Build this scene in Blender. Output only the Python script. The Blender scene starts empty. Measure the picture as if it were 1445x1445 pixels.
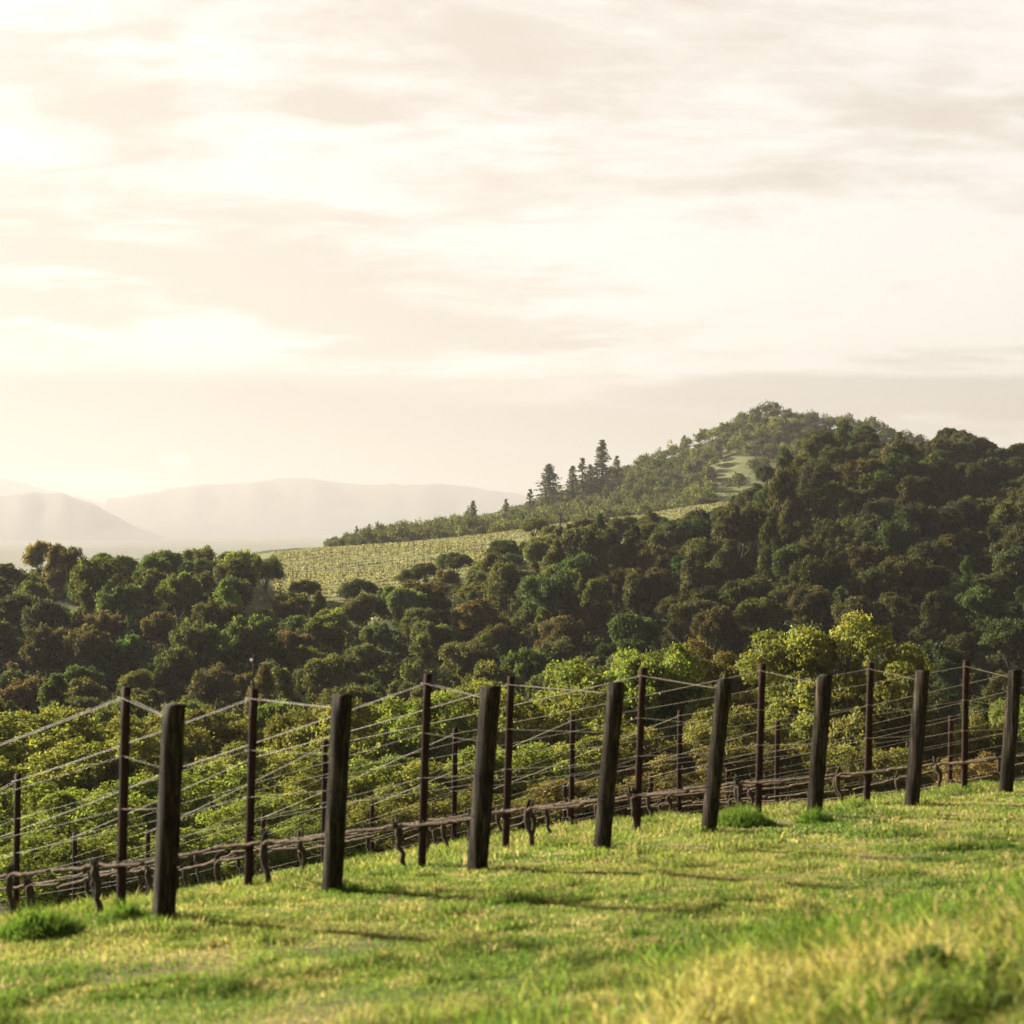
import bpy, math, random
import numpy as np
from mathutils import Vector

R = math.radians
random.seed(7)
rng = np.random.default_rng(11)
scene = bpy.context.scene

# ------------------------------------------------------------------ camera, sky, sun, exposure
F = 2000.0                      # focal length in photo pixels (photo 1445 x 1445)
CX, HY, EYE = 722.5, 740.0, 1.7  # image centre column, horizon row, eye height
cam_d = bpy.data.cameras.new("camera")
cam = bpy.data.objects.new("camera", cam_d)
scene.collection.objects.link(cam)
cam.location = (0, 0, EYE)
cam.rotation_euler = (R(90), 0, 0)
cam_d.sensor_width = 36
cam_d.lens = 36 * F / 1445
cam_d.shift_y = (HY - CX) / 1445
cam_d.clip_start = 0.1
cam_d.clip_end = 60000
cam_d.dof.use_dof = True
cam_d.dof.focus_distance = 75
cam_d.dof.aperture_fstop = 1.7
scene.camera = cam

SUN_AZ, SUN_EL = -54.0, 20.0     # degrees; azimuth from the view direction (+Y), negative = left
sdir = Vector((math.sin(R(SUN_AZ)) * math.cos(R(SUN_EL)), math.cos(R(SUN_AZ)) * math.cos(R(SUN_EL)), math.sin(R(SUN_EL))))
sun_d = bpy.data.lights.new("sun", 'SUN')
sun = bpy.data.objects.new("sun", sun_d)
scene.collection.objects.link(sun)
sun.rotation_euler = (-sdir).to_track_quat('-Z', 'Y').to_euler()
sun_d.energy = 5.0
sun_d.angle = R(3.0)
sun_d.color = (1.0, 0.92, 0.77)

world = bpy.data.worlds.new("World")
scene.world = world
world.use_nodes = True


class NT:
    """tiny node-tree helper"""
    def __init__(self, tree):
        self.t = tree
        tree.nodes.clear()

    def n(self, kind, **kw):
        nd = self.t.nodes.new(kind)
        for k, v in kw.items():
            setattr(nd, k, v)
        return nd

    def l(self, a, b):
        self.t.links.new(a, b)

    def set(self, sock, v):
        if hasattr(v, 'is_output'):
            self.l(v, sock)
        else:
            if isinstance(v, (tuple, list)) and len(v) == 3 and sock.type == 'RGBA':
                v = (*v, 1)
            sock.default_value = v

    def math(self, op, a, b=0.0, clamp=False):
        m = self.n('ShaderNodeMath', operation=op, use_clamp=clamp)
        self.set(m.inputs[0], a)
        self.set(m.inputs[1], b)
        return m.outputs[0]

    def mix(self, f, a, b, blend='MIX'):
        m = self.n('ShaderNodeMix', data_type='RGBA', blend_type=blend)
        self.set(m.inputs[0], f)
        self.set(m.inputs[6], a)
        self.set(m.inputs[7], b)
        return m.outputs[2]

    def mapr(self, v, a, b, c, d, smooth=False):
        m = self.n('ShaderNodeMapRange', clamp=True, interpolation_type='SMOOTHSTEP' if smooth else 'LINEAR')
        self.set(m.inputs[0], v)
        for i, x in enumerate((a, b, c, d)):
            m.inputs[i + 1].default_value = x
        return m.outputs[0]

    def noise(self, vec, scale, detail=4, rough=0.55, dist=0.0):
        m = self.n('ShaderNodeTexNoise')
        if vec is not None:
            self.l(vec, m.inputs['Vector'])
        m.inputs['Scale'].default_value = scale
        m.inputs['Detail'].default_value = detail
        m.inputs['Roughness'].default_value = rough
        m.inputs['Distortion'].default_value = dist
        return m.outputs['Fac']

    def ramp(self, f, stops):
        m = self.n('ShaderNodeValToRGB')
        while len(m.color_ramp.elements) < len(stops):
            m.color_ramp.elements.new(0.5)
        for e, (p, c) in zip(m.color_ramp.elements, stops):
            e.position = p
            e.color = (*c, 1)
        self.l(f, m.inputs[0])
        return m.outputs[0]

    def mapping(self, vec, loc=(0, 0, 0), rot=(0, 0, 0), sc=(1, 1, 1)):
        m = self.n('ShaderNodeMapping')
        self.l(vec, m.inputs[0])
        m.inputs[1].default_value = loc
        m.inputs[2].default_value = rot
        m.inputs[3].default_value = sc
        return m.outputs[0]


def build_sky():
    w = NT(world.node_tree)
    sky = w.n('ShaderNodeTexSky', sky_type='NISHITA')
    sky.sun_disc = False
    sky.sun_elevation = R(SUN_EL)
    sky.sun_rotation = R(SUN_AZ)
    sky.air_density = 1.4
    sky.dust_density = 4.0
    tc = w.n('ShaderNodeTexCoord')
    sep = w.n('ShaderNodeSeparateXYZ')
    w.l(tc.outputs['Generated'], sep.inputs[0])
    x, y, z = sep.outputs
    zz = w.math('ADD', w.math('MAXIMUM', z, 0.0), 0.17)
    px, py = w.math('DIVIDE', x, zz), w.math('DIVIDE', y, zz)
    cmb = w.n('ShaderNodeCombineXYZ')
    w.l(px, cmb.inputs[0]); w.l(py, cmb.inputs[1])
    P = cmb.outputs[0]
    # cirrus and thin stratus sheets drawn on a plane overhead
    broad = w.noise(w.mapping(P, (3.1, 1.7, 0), (0, 0, R(14)), (0.55, 1.0, 1)), 0.75, 5, 0.5, 0.5)
    fine = w.noise(w.mapping(P, (7.3, 4.2, 0), (0, 0, R(10)), (0.8, 1.5, 1)), 2.3, 7, 0.6, 0.6)
    wisp = w.noise(w.mapping(P, (1.3, 9.2, 0), (0, 0, R(18)), (1.2, 2.6, 1)), 6.0, 6, 0.65, 0.4)
    f = w.math('ADD', w.math('MULTIPLY', broad, 0.44), w.math('ADD', w.math('MULTIPLY', fine, 0.38), w.math('MULTIPLY', wisp, 0.18)))
    # drifting banks of thicker cloud: (column, row, half width, half height, tilt, strength)
    for (bu, bv, bw, bh, tilt, st) in [(160, 368, 330, 26, 0.10, 0.13), (480, 440, 330, 34, 0.14, 0.10), (800, 470, 300, 40, 0.05, 0.05), (300, 600, 760, 66, 0.05, 0.12), (1150, 600, 500, 50, 0.02, 0.06), (480, 152, 90, 30, 0.05, 0.09),
                                       (90, 110, 130, 50, 0.3, 0.05), (660, 40, 240, 60, 0.2, 0.05), (1330, 170, 220, 60, 0.05, 0.05), (1250, 470, 420, 50, -0.03, 0.045),
                                       (250, 230, 420, 110, 0.0, -0.07), (180, 480, 320, 30, 0.05, -0.08), (900, 330, 500, 50, 0.04, -0.05), (30, 302, 80, 14, 0.05, 0.07), (1060, 110, 420, 120, 0.05, -0.055)]:
        c_ = Vector(((bu - CX) / F, 1, (HY - bv) / F))
        gx = w.math('SUBTRACT', w.math('DIVIDE', x, w.math('MAXIMUM', y, 0.05)), c_.x)
        gz = w.math('SUBTRACT', w.math('DIVIDE', z, w.math('MAXIMUM', y, 0.05)), c_.z)
        gz = w.math('ADD', w.math('ADD', gz, w.math('MULTIPLY', gx, tilt)), w.math('MULTIPLY', w.math('SUBTRACT', fine, 0.5), 0.045))
        gx = w.math('DIVIDE', gx, bw / F); gz = w.math('DIVIDE', gz, bh / F)
        rr_ = w.math('SQRT', w.math('ADD', w.math('MULTIPLY', gx, gx), w.math('MULTIPLY', gz, gz)))
        f = w.math('ADD', f, w.mapr(rr_, 0.1, 1.35, st, 0.0, True))
    thick = w.mapr(f, 0.44, 0.60, 0.0, 1.0, True)     # 0 = bright thin veil, 1 = greyer cloud
    thin = (SKY_V[0], SKY_V[1], SKY_V[2])
    grey = (SKY_G[0], SKY_G[1], SKY_G[2])
    cloud = w.mix(thick, thin, grey)
    # a flat bank of heavier cloud low over the valley
    bk = None
    for (bu, bv, bw, bh) in [(60, 590, 640, 66), (560, 628, 640, 60), (1250, 560, 420, 34)]:
        gx = w.math('DIVIDE', w.math('SUBTRACT', w.math('DIVIDE', x, w.math('MAXIMUM', y, 0.05)), (bu - CX) / F), bw / F)
        gz = w.math('SUBTRACT', w.math('DIVIDE', z, w.math('MAXIMUM', y, 0.05)), (HY - bv) / F)
        gz = w.math('DIVIDE', w.math('ADD', gz, w.math('MULTIPLY', w.math('SUBTRACT', fine, 0.5), 0.03)), bh / F)
        m_ = w.mapr(w.math('SQRT', w.math('ADD', w.math('MULTIPLY', gx, gx), w.math('MULTIPLY', gz, gz))), 0.75, 1.25, 1.0, 0.0, True)
        bk = m_ if bk is None else w.math('MAXIMUM', bk, m_)
    cloud = w.mix(w.math('MULTIPLY', bk, 0.8), cloud, (SKY_V[0] * 0.56, SKY_V[1] * 0.54, SKY_V[2] * 0.505))
    # the veil glows round the sun and dims away from it and overhead
    dot = w.math('ADD', w.math('MULTIPLY', x, sdir.x), w.math('ADD', w.math('MULTIPLY', y, sdir.y), w.math('MULTIPLY', z, sdir.z)))
    glow = w.mapr(dot, 0.40, 0.95, 1.0, 1.10, False)
    back = w.mapr(dot, -0.25, 0.24, 0.07, 1.0, True)
    high = w.mapr(z, 0.34, 0.75, 1.0, 0.22, True)
    k = w.math('MULTIPLY', glow, w.math('MULTIPLY', back, high))
    cm = w.n('ShaderNodeVectorMath', operation='SCALE')
    w.l(cloud, cm.inputs[0]); w.l(k, cm.inputs[3])
    # a wisp of low bright cloud over the valley
    d1 = w.n('ShaderNodeVectorMath', operation='DISTANCE')
    w.l(w.mapping(tc.outputs['Generated'], sc=(1, 1, 1)), d1.inputs[0])
    d1.inputs[1].default_value = Vector(((246 - CX) / F, 1, (HY - 653) / F)).normalized()
    nz = w.noise(tc.outputs['Generated'], 160, 4, 0.6)
    puff = w.mapr(w.math('ADD', d1.outputs['Value'], w.math('MULTIPLY', w.math('SUBTRACT', nz, 0.5), 0.034)), 0.0, 0.0115, 0.5, 0.0, True)
    mp = w.mapping(tc.outputs['Generated'], sc=(1, 1, 6.5))
    d2 = w.n('ShaderNodeVectorMath', operation='DISTANCE')
    w.l(mp, d2.inputs[0])
    v2 = Vector(((155 - CX) / F, 1, (HY - 684) / F)).normalized()
    d2.inputs[1].default_value = (v2.x, v2.y, v2.z * 6.5)
    bank = w.mapr(w.math('ADD', d2.outputs['Value'], w.math('MULTIPLY', w.math('SUBTRACT', nz, 0.5), 0.03)), 0.01, 0.075, 0.9, 0.0, True)
    pb = w.math('MAXIMUM', puff, bank)
    col = w.mix(pb, cm.outputs[0], (SKY_V[0] * 2.3, SKY_V[1] * 2.3, SKY_V[2] * 2.3))
    col = w.mix(0.98, sky.outputs[0], col)
    bg = w.n('ShaderNodeBackground')
    w.l(col, bg.inputs[0])
    bg.inputs[1].default_value = 0.05
    out = w.n('ShaderNodeOutputWorld')
    w.l(bg.outputs[0], out.inputs[0])


SKY_V = (4.42, 4.20, 3.96)
SKY_G = (3.28, 2.94, 2.53)
build_sky()

scene.view_settings.view_transform = 'Standard'
scene.view_settings.look = 'None'
scene.view_settings.exposure = 2.3
scene.view_settings.gamma = 1
scene.render.engine = 'CYCLES'
scene.cycles.use_denoising = True
scene.cycles.max_bounces = 6
scene.cycles.diffuse_bounces = 3
scene.cycles.transmission_bounces = 4
scene.cycles.transparent_max_bounces = 8
scene.cycles.volume_bounces = 0
scene.cycles.caustics_reflective = False
scene.cycles.caustics_refractive = False
HAZE_DENSITY, HAZE_G = 1.8e-4, 0.2


# ------------------------------------------------------------------ helpers
def link(o):
    scene.collection.objects.link(o)
    return o


def tag(o, label=None, cat=None, group=None, kind=None):
    if label:
        o['label'] = label
    if cat:
        o['category'] = cat
    if group:
        o['group'] = group
    if kind:
        o['kind'] = kind
    return o


def mesh_np(name, verts, quads=None, tris=None, mat=None, attrs=None, smooth=False):
    """mesh from numpy arrays; attrs = {name: (n,4) point colours}"""
    me = bpy.data.meshes.new(name)
    verts = np.asarray(verts, dtype=np.float32).reshape(-1, 3)
    parts, totals = [], []
    if quads is not None and len(quads):
        q = np.asarray(quads, dtype=np.int32).reshape(-1, 4)
        parts.append(q.ravel()); totals.append(np.full(len(q), 4, np.int32))
    if tris is not None and len(tris):
        t = np.asarray(tris, dtype=np.int32).reshape(-1, 3)
        parts.append(t.ravel()); totals.append(np.full(len(t), 3, np.int32))
    loops = np.concatenate(parts); tot = np.concatenate(totals)
    start = np.concatenate(([0], np.cumsum(tot)[:-1])).astype(np.int32)
    me.vertices.add(len(verts)); me.vertices.foreach_set('co', verts.ravel())
    me.loops.add(len(loops)); me.loops.foreach_set('vertex_index', loops)
    me.polygons.add(len(tot)); me.polygons.foreach_set('loop_start', start); me.polygons.foreach_set('loop_total', tot)
    if smooth:
        me.polygons.foreach_set('use_smooth', np.ones(len(tot), dtype=bool))
    me.update(calc_edges=True)
    for an, arr in (attrs or {}).items():
        a = me.color_attributes.new(an, 'FLOAT_COLOR', 'POINT')
        a.data.foreach_set('color', np.asarray(arr, dtype=np.float32).ravel())
    me.validate()
    if mat:
        me.materials.append(mat)
    return me


def obj(name, me, parent=None, loc=(0, 0, 0)):
    o = link(bpy.data.objects.new(name, me))
    o.location = loc
    if parent:
        o.parent = parent
    return o


class MB:
    """collects tubes and boxes into one mesh"""
    def __init__(self):
        self.v, self.q, self.t, self.n = [], [], [], 0

    def add(self, v, q=None, t=None):
        v = np.asarray(v, float).reshape(-1, 3)
        self.v.append(v)
        if q is not None and len(q):
            self.q.append(np.asarray(q, int).reshape(-1, 4) + self.n)
        if t is not None and len(t):
            self.t.append(np.asarray(t, int).reshape(-1, 3) + self.n)
        self.n += len(v)

    def tube(self, pts, radii, sides=7, cap=True, squash=None):
        pts = np.asarray(pts, float)
        n = len(pts)
        if np.isscalar(radii):
            radii = [radii] * n
        tang = np.gradient(pts, axis=0)
        tang /= np.linalg.norm(tang, axis=1, keepdims=True) + 1e-9
        up = np.array([0, 0, 1.0]) if abs(tang[0][2]) < 0.9 else np.array([1.0, 0, 0])
        rings = []
        for i in range(n):
            a = np.cross(tang[i], up); a /= np.linalg.norm(a) + 1e-9
            b = np.cross(a, tang[i])
            up = b
            for k in range(sides):
                th = 2 * math.pi * k / sides
                rings.append(pts[i] + radii[i] * (math.cos(th) * a + math.sin(th) * b))
        q = []
        for i in range(n - 1):
            for k in range(sides):
                k2 = (k + 1) % sides
                q.append((i * sides + k, i * sides + k2, (i + 1) * sides + k2, (i + 1) * sides + k))
        v = list(rings); t = []
        if cap:
            v += [pts[0], pts[-1]]
            c0, c1 = n * sides, n * sides + 1
            for k in range(sides):
                k2 = (k + 1) % sides
                t.append((c0, k2, k)); t.append((c1, (n - 1) * sides + k, (n - 1) * sides + k2))
        self.add(v, q, t)

    def prism(self, prof, z0, z1, steps=1, shift=(0, 0), taper=1.0, wob=0.0, top_wob=0.0):
        """closed outline (list of xy) swept up z with a lean"""
        n = len(prof)
        v, q, t = [], [], []
        for i in range(steps + 1):
            f = i / steps
            s = 1 + (taper - 1) * f
            for (x, y) in prof:
                v.append((x * s + shift[0] * f + random.uniform(-wob, wob), y * s + shift[1] * f + random.uniform(-wob, wob), z0 + (z1 - z0) * f))
        for i in range(steps):
            for k in range(n):
                k2 = (k + 1) % n
                q.append((i * n + k, i * n + k2, (i + 1) * n + k2, (i + 1) * n + k))
        if top_wob:
            for k in range(n):
                x_, y_, z_ = v[steps * n + k]
                v[steps * n + k] = (x_, y_, z_ + random.uniform(-top_wob, top_wob * 0.4))
        v.append((shift[0] + np.mean([p[0] for p in prof]), shift[1] + np.mean([p[1] for p in prof]), z1 + 0.004))
        c = len(v) - 1
        for k in range(n):
            t.append((c, steps * n + k, steps * n + (k + 1) % n))
        self.add(v, q, t)

    def mesh(self, name, mat, smooth=False):
        return mesh_np(name, np.concatenate(self.v), np.concatenate(self.q) if self.q else None,
                       np.concatenate(self.t) if self.t else None, mat, None, smooth)


TABS = {}


def vnoise(x, y, seed=0):
    """smooth 2-D value noise, 0..1"""
    tab = TABS.get(seed)
    if tab is None:
        tab = TABS[seed] = np.random.default_rng(1000 + seed).random((256, 256))
    x = np.asarray(x, float); y = np.asarray(y, float)
    xi, yi = np.floor(x).astype(int), np.floor(y).astype(int)
    fx, fy = x - xi, y - yi
    fx = fx * fx * (3 - 2 * fx); fy = fy * fy * (3 - 2 * fy)
    g = lambda a, b: tab[a % 256, b % 256]
    return (g(xi, yi) * (1 - fx) + g(xi + 1, yi) * fx) * (1 - fy) + (g(xi, yi + 1) * (1 - fx) + g(xi + 1, yi + 1) * fx) * fy


def fbm(x, y, seed=0, octs=4):
    s, a, tot = 0, 1, 0
    for o in range(octs):
        s = s + a * vnoise(x * 2 ** o, y * 2 ** o, seed + o)
        tot += a
        a *= 0.5
    return s / tot


def sstep(a, b, x):
    t = np.clip((np.asarray(x, float) - a) / (b - a), 0, 1)
    return t * t * (3 - 2 * t)


# ------------------------------------------------------------------ the vineyard rows (photo columns and depths)
# wooden end posts: base x, base y, top x, top y
WOOD = [(228, 1301, 251, 994), (466, 1258, 485, 980), (670, 1227, 692, 968), (846, 1196, 867, 962),
        (996, 1176, 1018, 957), (1146, 1157, 1160, 952), (1284, 1135, 1297, 947), (1417, 1118, 1428, 945)]
STEEL = [(167, 1288, 175, 970), (347, 1258, 356, 973), (592, 1224, 602, 952), (711, 1192, 720, 955),
         (896, 1173, 907, 943), (1068, 1141, 1076, 937), (1222, 1139, 1229, 935), (1360, 1117, 1364, 932)]
# second stakes further down the slope: row index -> (x, top y)
SECOND = {1: (20, 1093), 2: (246, 1076), 3: (352, 1062), 4: (455, 1045), 5: (639, 1028), 6: (805, 1010), 7: (957, 1003), 8: (1095, 1018), 9: (1226, 1016), 10: (1340, 1010)}
RD = np.array((-0.684, 0.729))          # rows run away to the left
RN = np.array((0.729, 0.684))           # along the line of end posts
wood_xy, steel_xy, second_xy = [], [], {}
wood_dep = [12.4, 13.65, 14.8, 16.15, 17.4, 18.7, 20.3, 22.0]
for (xb, yb, xt, yt), d in zip(WOOD, wood_dep):
    wood_xy.append(np.array(((xb - CX) / F * d, d)))
for k in range(3):
    wood_xy.append(wood_xy[7] + np.array((1.5, 1.38)) * (k + 1))


def on_row(i, px):
    """point of row i's line seen at photo column px"""
    p = wood_xy[i]; m = (px - CX) / F
    t = (m * p[1] - p[0]) / (RD[0] - m * RD[1])
    return p + RD * t, t


for i in range(8):
    p, t = on_row(i, STEEL[i][0])
    steel_xy.append(p)
for i in range(8, 11):
    steel_xy.append(wood_xy[i] + RD * 0.6)
for i, (px, yt) in SECOND.items():
    second_xy[i] = on_row(i, px)[0]
second_xy[0] = steel_xy[0] + RD * 5.8

# known ground heights at the posts' feet
KNOWN = []
for i in range(8):
    KNOWN.append((*wood_xy[i], EYE - (WOOD[i][1] - HY) / F * wood_xy[i][1]))
    KNOWN.append((*steel_xy[i], EYE - (STEEL[i][1] + 4 - HY) / F * steel_xy[i][1]))
for i, (px, yt) in SECOND.items():
    d = second_xy[i][1]
    KNOWN.append((*second_xy[i], EYE - (yt - HY) / F * d - 2.0))
KN = np.array(KNOWN)

# ------------------------------------------------------------------ terrain
U_A = [-900, -200, 0, 200, 330, 400, 450, 520, 600, 700, 800, 900, 1000, 1060, 1100, 1200, 1300, 1445, 1900, 2600]
Y_A = [825, 818, 812, 806, 806, 838, 836, 826, 812, 796, 772, 758, 738, 706, 672, 634, 640, 652, 640, 660]
D_A = [210, 212, 215, 225, 232, 235, 238, 246, 256, 270, 285, 296, 308, 316, 322, 332, 342, 350, 350, 350]
# how high the hillside's tree tops reach in the photo
U_T = [-200, 0, 30, 50, 120, 170, 200, 260, 290, 330, 390, 402, 440, 520, 600, 660, 700, 760, 800, 850, 900, 1000, 1030, 1060, 1075, 1100, 1140, 1180, 1240, 1262, 1300, 1350, 1400, 1445, 1700]
Y_T = [790, 790, 792, 764, 768, 790, 768, 785, 758, 778, 772, 834, 842, 834, 818, 796, 780, 750, 738, 728, 720, 722, 708, 692, 672, 632, 598, 592, 592, 606, 622, 606, 622, 632, 640]
U_B = [-900, 0, 250, 390, 480, 560, 640, 720, 800, 900, 1000, 1060, 1130, 1445, 2600]
Y_B = [850, 830, 800, 776, 769, 763, 758, 749, 740, 729, 714, 707, 705, 725, 740]
U_C = [-900, 300, 420, 490, 560, 600, 650, 700, 750, 800, 850, 900, 950, 1000, 1040, 1080, 1130, 1180, 1250, 1350, 1445, 2600]
Y_C = [860, 830, 805, 775, 768, 762, 752, 742, 724, 706, 686, 664, 643, 622, 603, 590, 592, 604, 615, 650, 668, 700]


def near_z(X, Y):
    X = np.asarray(X, float); Y = np.asarray(Y, float)
    Xc = 26 * np.tanh(X / 26)
    z = 0.055 * Xc - 0.133 * np.clip(Y, -30, 60)
    s = (X - wood_xy[0][0]) * RD[0] + (Y - wood_xy[0][1]) * RD[1]     # metres past the end posts
    z = z - 0.095 * np.clip(s - 0.6, 0, 8) - 0.17 * np.clip(s - 8.6, 0, 60)
    w_all, c = 0.25, 0
    for (kx, ky, kz) in KNOWN:
        ks = (kx - wood_xy[0][0]) * RD[0] + (ky - wood_xy[0][1]) * RD[1]
        base = 0.055 * 26 * math.tanh(kx / 26) - 0.133 * ky - 0.095 * min(max(ks - 0.6, 0), 8) - 0.17 * max(ks - 8.6, 0)
        w = np.exp(-((X - kx) ** 2 + (Y - ky) ** 2) / (2 * 1.5 ** 2))
        c = c + w * (kz - base)
        w_all = w_all + w
    z = z + c / w_all
    # bank of taller growth at the near right
    z = z + 0.5 * sstep(0.2, 3.6, X + 0.25 * (Y - 6)) * sstep(10.5, 4.5, Y) * sstep(-2, 3, Y)
    z = z + 0.05 * (fbm(X * 0.8 + 40, Y * 0.8 + 11, 3) - 0.5) + 0.03 * (fbm(X * 3 + 4, Y * 3 + 1, 9) - 0.5)
    return z


def prof_z(u, D):
    """ground height at photo column u and depth D beyond the vineyard"""
    yA = np.interp(u, U_A, Y_A); dA = np.interp(u, U_A, D_A)
    yB = np.interp(u, U_B, Y_B); yC = np.interp(u, U_C, Y_C)
    ds = [40, 62, 100, 132, 150, dA - 30, dA, 400 + 0 * dA, 440, 500, 560, 720, 760, 900, 1500, 2600, 19500]
    zy = lambda y, d: EYE - (y - HY) / F * d
    zA, zB, zC = zy(yA, dA), zy(yB, 420), zy(yC, 720)
    zM = zy(np.minimum(yA - 6, np.interp(u, U_B, Y_B) + 0.45 * np.maximum(yA - yB, 0)), 320)
    zs = [-8.2, -12.2, -15.8, -17.8, -17.2, None, zA, zB, zB - 1.5, zB - 3, zy(yB + 2, 560), zC, zC - 1, zC - 25, -60, -70, -70]
    zs[5] = -17.2 + (zA + 17.2) * ((dA - 30 - 150) / (dA - 150)) ** 0.9
    return float(np.interp(D, ds, zs))


def ground_z(X, Y):
    """height of the ground at a single point"""
    r = math.hypot(X, Y)
    th = math.atan2(X, Y)
    nz_ = float(near_z(X, Y)) if r < 75 else 0
    if r < 24:
        return nz_
    tc = max(-R(38), min(R(38), th))
    D = r * max(math.cos(tc), 0.7) if abs(th) < R(100) else r
    u = CX + F * math.tan(tc)
    pz = prof_z(u, D)
    if D > 120:
        pz += (float(fbm(X / 30 + 50, Y / 30 + 50, 21)) - 0.5) * min(4, D / 120)
    if r >= 75:
        return pz
    f = float(sstep(27, 60, r))
    return nz_ * (1 - f) + pz * f


def to_px(X, Y, Z):
    return CX + F * X / Y, HY - F * (Z - EYE) / Y


# ground-cover colours by place
def in_clearing(u, y):
    return ((u - 490) / 75) ** 2 + ((y - 905) / 52) ** 2 < 1


def cover(X, Y, Z):
    r = math.hypot(X, Y)
    g = np.array((0.105, 0.115, 0.032))
    if r < 45:
        n = float(fbm(X * 0.9 + 9, Y * 0.9 + 3, 31)); m = float(fbm(X * 0.9, Y * 1.9, 77))
        soil = np.array((0.15, 0.115, 0.065)); green = np.array((0.07, 0.10, 0.022)); straw = np.array((0.19, 0.165, 0.06))
        c = green + (straw - green) * float(sstep(0.35, 0.65, n))
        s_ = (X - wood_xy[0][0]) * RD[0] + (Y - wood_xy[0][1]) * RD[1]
        dk = float(sstep(2.2, 5.0, s_)) * 0.7  # dark soil, with the shade under the vine rows painted in
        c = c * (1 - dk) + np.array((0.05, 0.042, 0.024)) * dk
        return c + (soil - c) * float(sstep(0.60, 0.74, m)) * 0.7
    if Y <= 0:
        return g
    u, y = to_px(X, Y, Z)
    n = float(fbm(X / 6, Y / 6, 41))
    forest = np.array((0.035, 0.036, 0.016)) * (0.7 + 0.6 * n)
    grassy = np.array((0.17, 0.172, 0.07)) * (0.8 + 0.4 * n)
    if r < 150:
        return forest * 1.2
    dA = np.interp(u, U_A, D_A)
    if 340 < u < 600 and Y > dA - 42 and Y < dA:
        return grassy * 0.9
    if Y < dA - 26:
        if in_clearing(u, y):
            return np.array((0.035, 0.055, 0.016)) * (0.8 + 0.4 * n)
        if 45 < u < 120 and 855 < y < 885:
            return grassy * 0.8
        return forest
    if Y < 455 and 330 < u < 1110:
        if Y < dA - 10:
            f = float(sstep(dA - 26, dA - 10, Y))
            return forest * (1 - f) + grassy * f
        return grassy
    if Y < 1000:
        if 985 < u < 1110 and 640 < y < 738:
            return np.array((0.15, 0.155, 0.068)) * (0.85 + 0.3 * n)
        return np.array((0.05, 0.052, 0.024))
    return np.array((0.11, 0.11, 0.06)) * (0.6 + 0.8 * float(fbm(X / 400, Y / 250, 51)))


def simple_mat(name, base, rough=0.8, bump=None):
    m = bpy.data.materials.new(name); m.use_nodes = True
    w = NT(m.node_tree)
    b = w.n('ShaderNodeBsdfPrincipled'); o = w.n('ShaderNodeOutputMaterial')
    w.l(b.outputs[0], o.inputs[0])
    w.set(b.inputs['Base Color'], base)
    b.inputs['Roughness'].default_value = rough
    b.inputs['Specular IOR Level'].default_value = 0.25
    return m, w, b


def mat_ground():
    m, w, b = simple_mat("ground_cover", (0.1, 0.1, 0.04), 0.95)
    a = w.n('ShaderNodeAttribute', attribute_name='col')
    g = w.n('ShaderNodeNewGeometry')
    n1 = w.noise(g.outputs['Position'], 7, 8, 0.7)
    n2 = w.noise(g.outputs['Position'], 0.6, 6, 0.6)
    k = w.math('MULTIPLY', w.mapr(n1, 0.25, 0.75, 0.6, 1.4), w.mapr(n2, 0.3, 0.7, 0.8, 1.2))
    v = w.n('ShaderNodeVectorMath', operation='SCALE')
    w.l(a.outputs['Color'], v.inputs[0]); w.l(k, v.inputs[3])
    w.l(v.outputs[0], b.inputs['Base Color'])
    bp = w.n('ShaderNodeBump'); bp.inputs['Strength'].default_value = 0.6; bp.inputs['Distance'].default_value = 0.05
    w.l(w.noise(g.outputs['Position'], 14, 6, 0.7), bp.inputs['Height'])
    w.l(bp.outputs[0], b.inputs['Normal'])
    b.inputs['Specular IOR Level'].default_value = 0.05
    return m


def mat_leaf(name, trans=0.42, tint=(1.25, 1.25, 0.6)):
    """leaves: the object's own colour, varied leaf by leaf, with light coming through"""
    m = bpy.data.materials.new(name); m.use_nodes = True
    w = NT(m.node_tree)
    o = w.n('ShaderNodeOutputMaterial')
    oi = w.n('ShaderNodeObjectInfo')
    a = w.n('ShaderNodeAttribute', attribute_name='col')
    c = w.mix(1.0, oi.outputs['Color'], a.outputs['Color'], 'MULTIPLY')
    tcol = w.mix(1.0, c, tint, 'MULTIPLY')
    d = w.n('ShaderNodeBsdfDiffuse'); w.l(c, d.inputs[0])
    t = w.n('ShaderNodeBsdfTranslucent'); w.l(tcol, t.inputs[0])
    gl = w.n('ShaderNodeBsdfGlossy'); gl.inputs['Roughness'].default_value = 0.5
    gl.inputs['Color'].default_value = (0.5, 0.5, 0.45, 1)
    mx = w.n('ShaderNodeMixShader'); mx.inputs[0].default_value = trans
    w.l(d.outputs[0], mx.inputs[1]); w.l(t.outputs[0], mx.inputs[2])
    m2 = w.n('ShaderNodeMixShader'); m2.inputs[0].default_value = 0.012
    w.l(mx.outputs[0], m2.inputs[1]); w.l(gl.outputs[0], m2.inputs[2])
    w.l(m2.outputs[0], o.inputs[0])
    return m


def mat_grass():
    m = mat_leaf("grass_blades", 0.55, (1.35, 1.28, 0.75))
    return m


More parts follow.
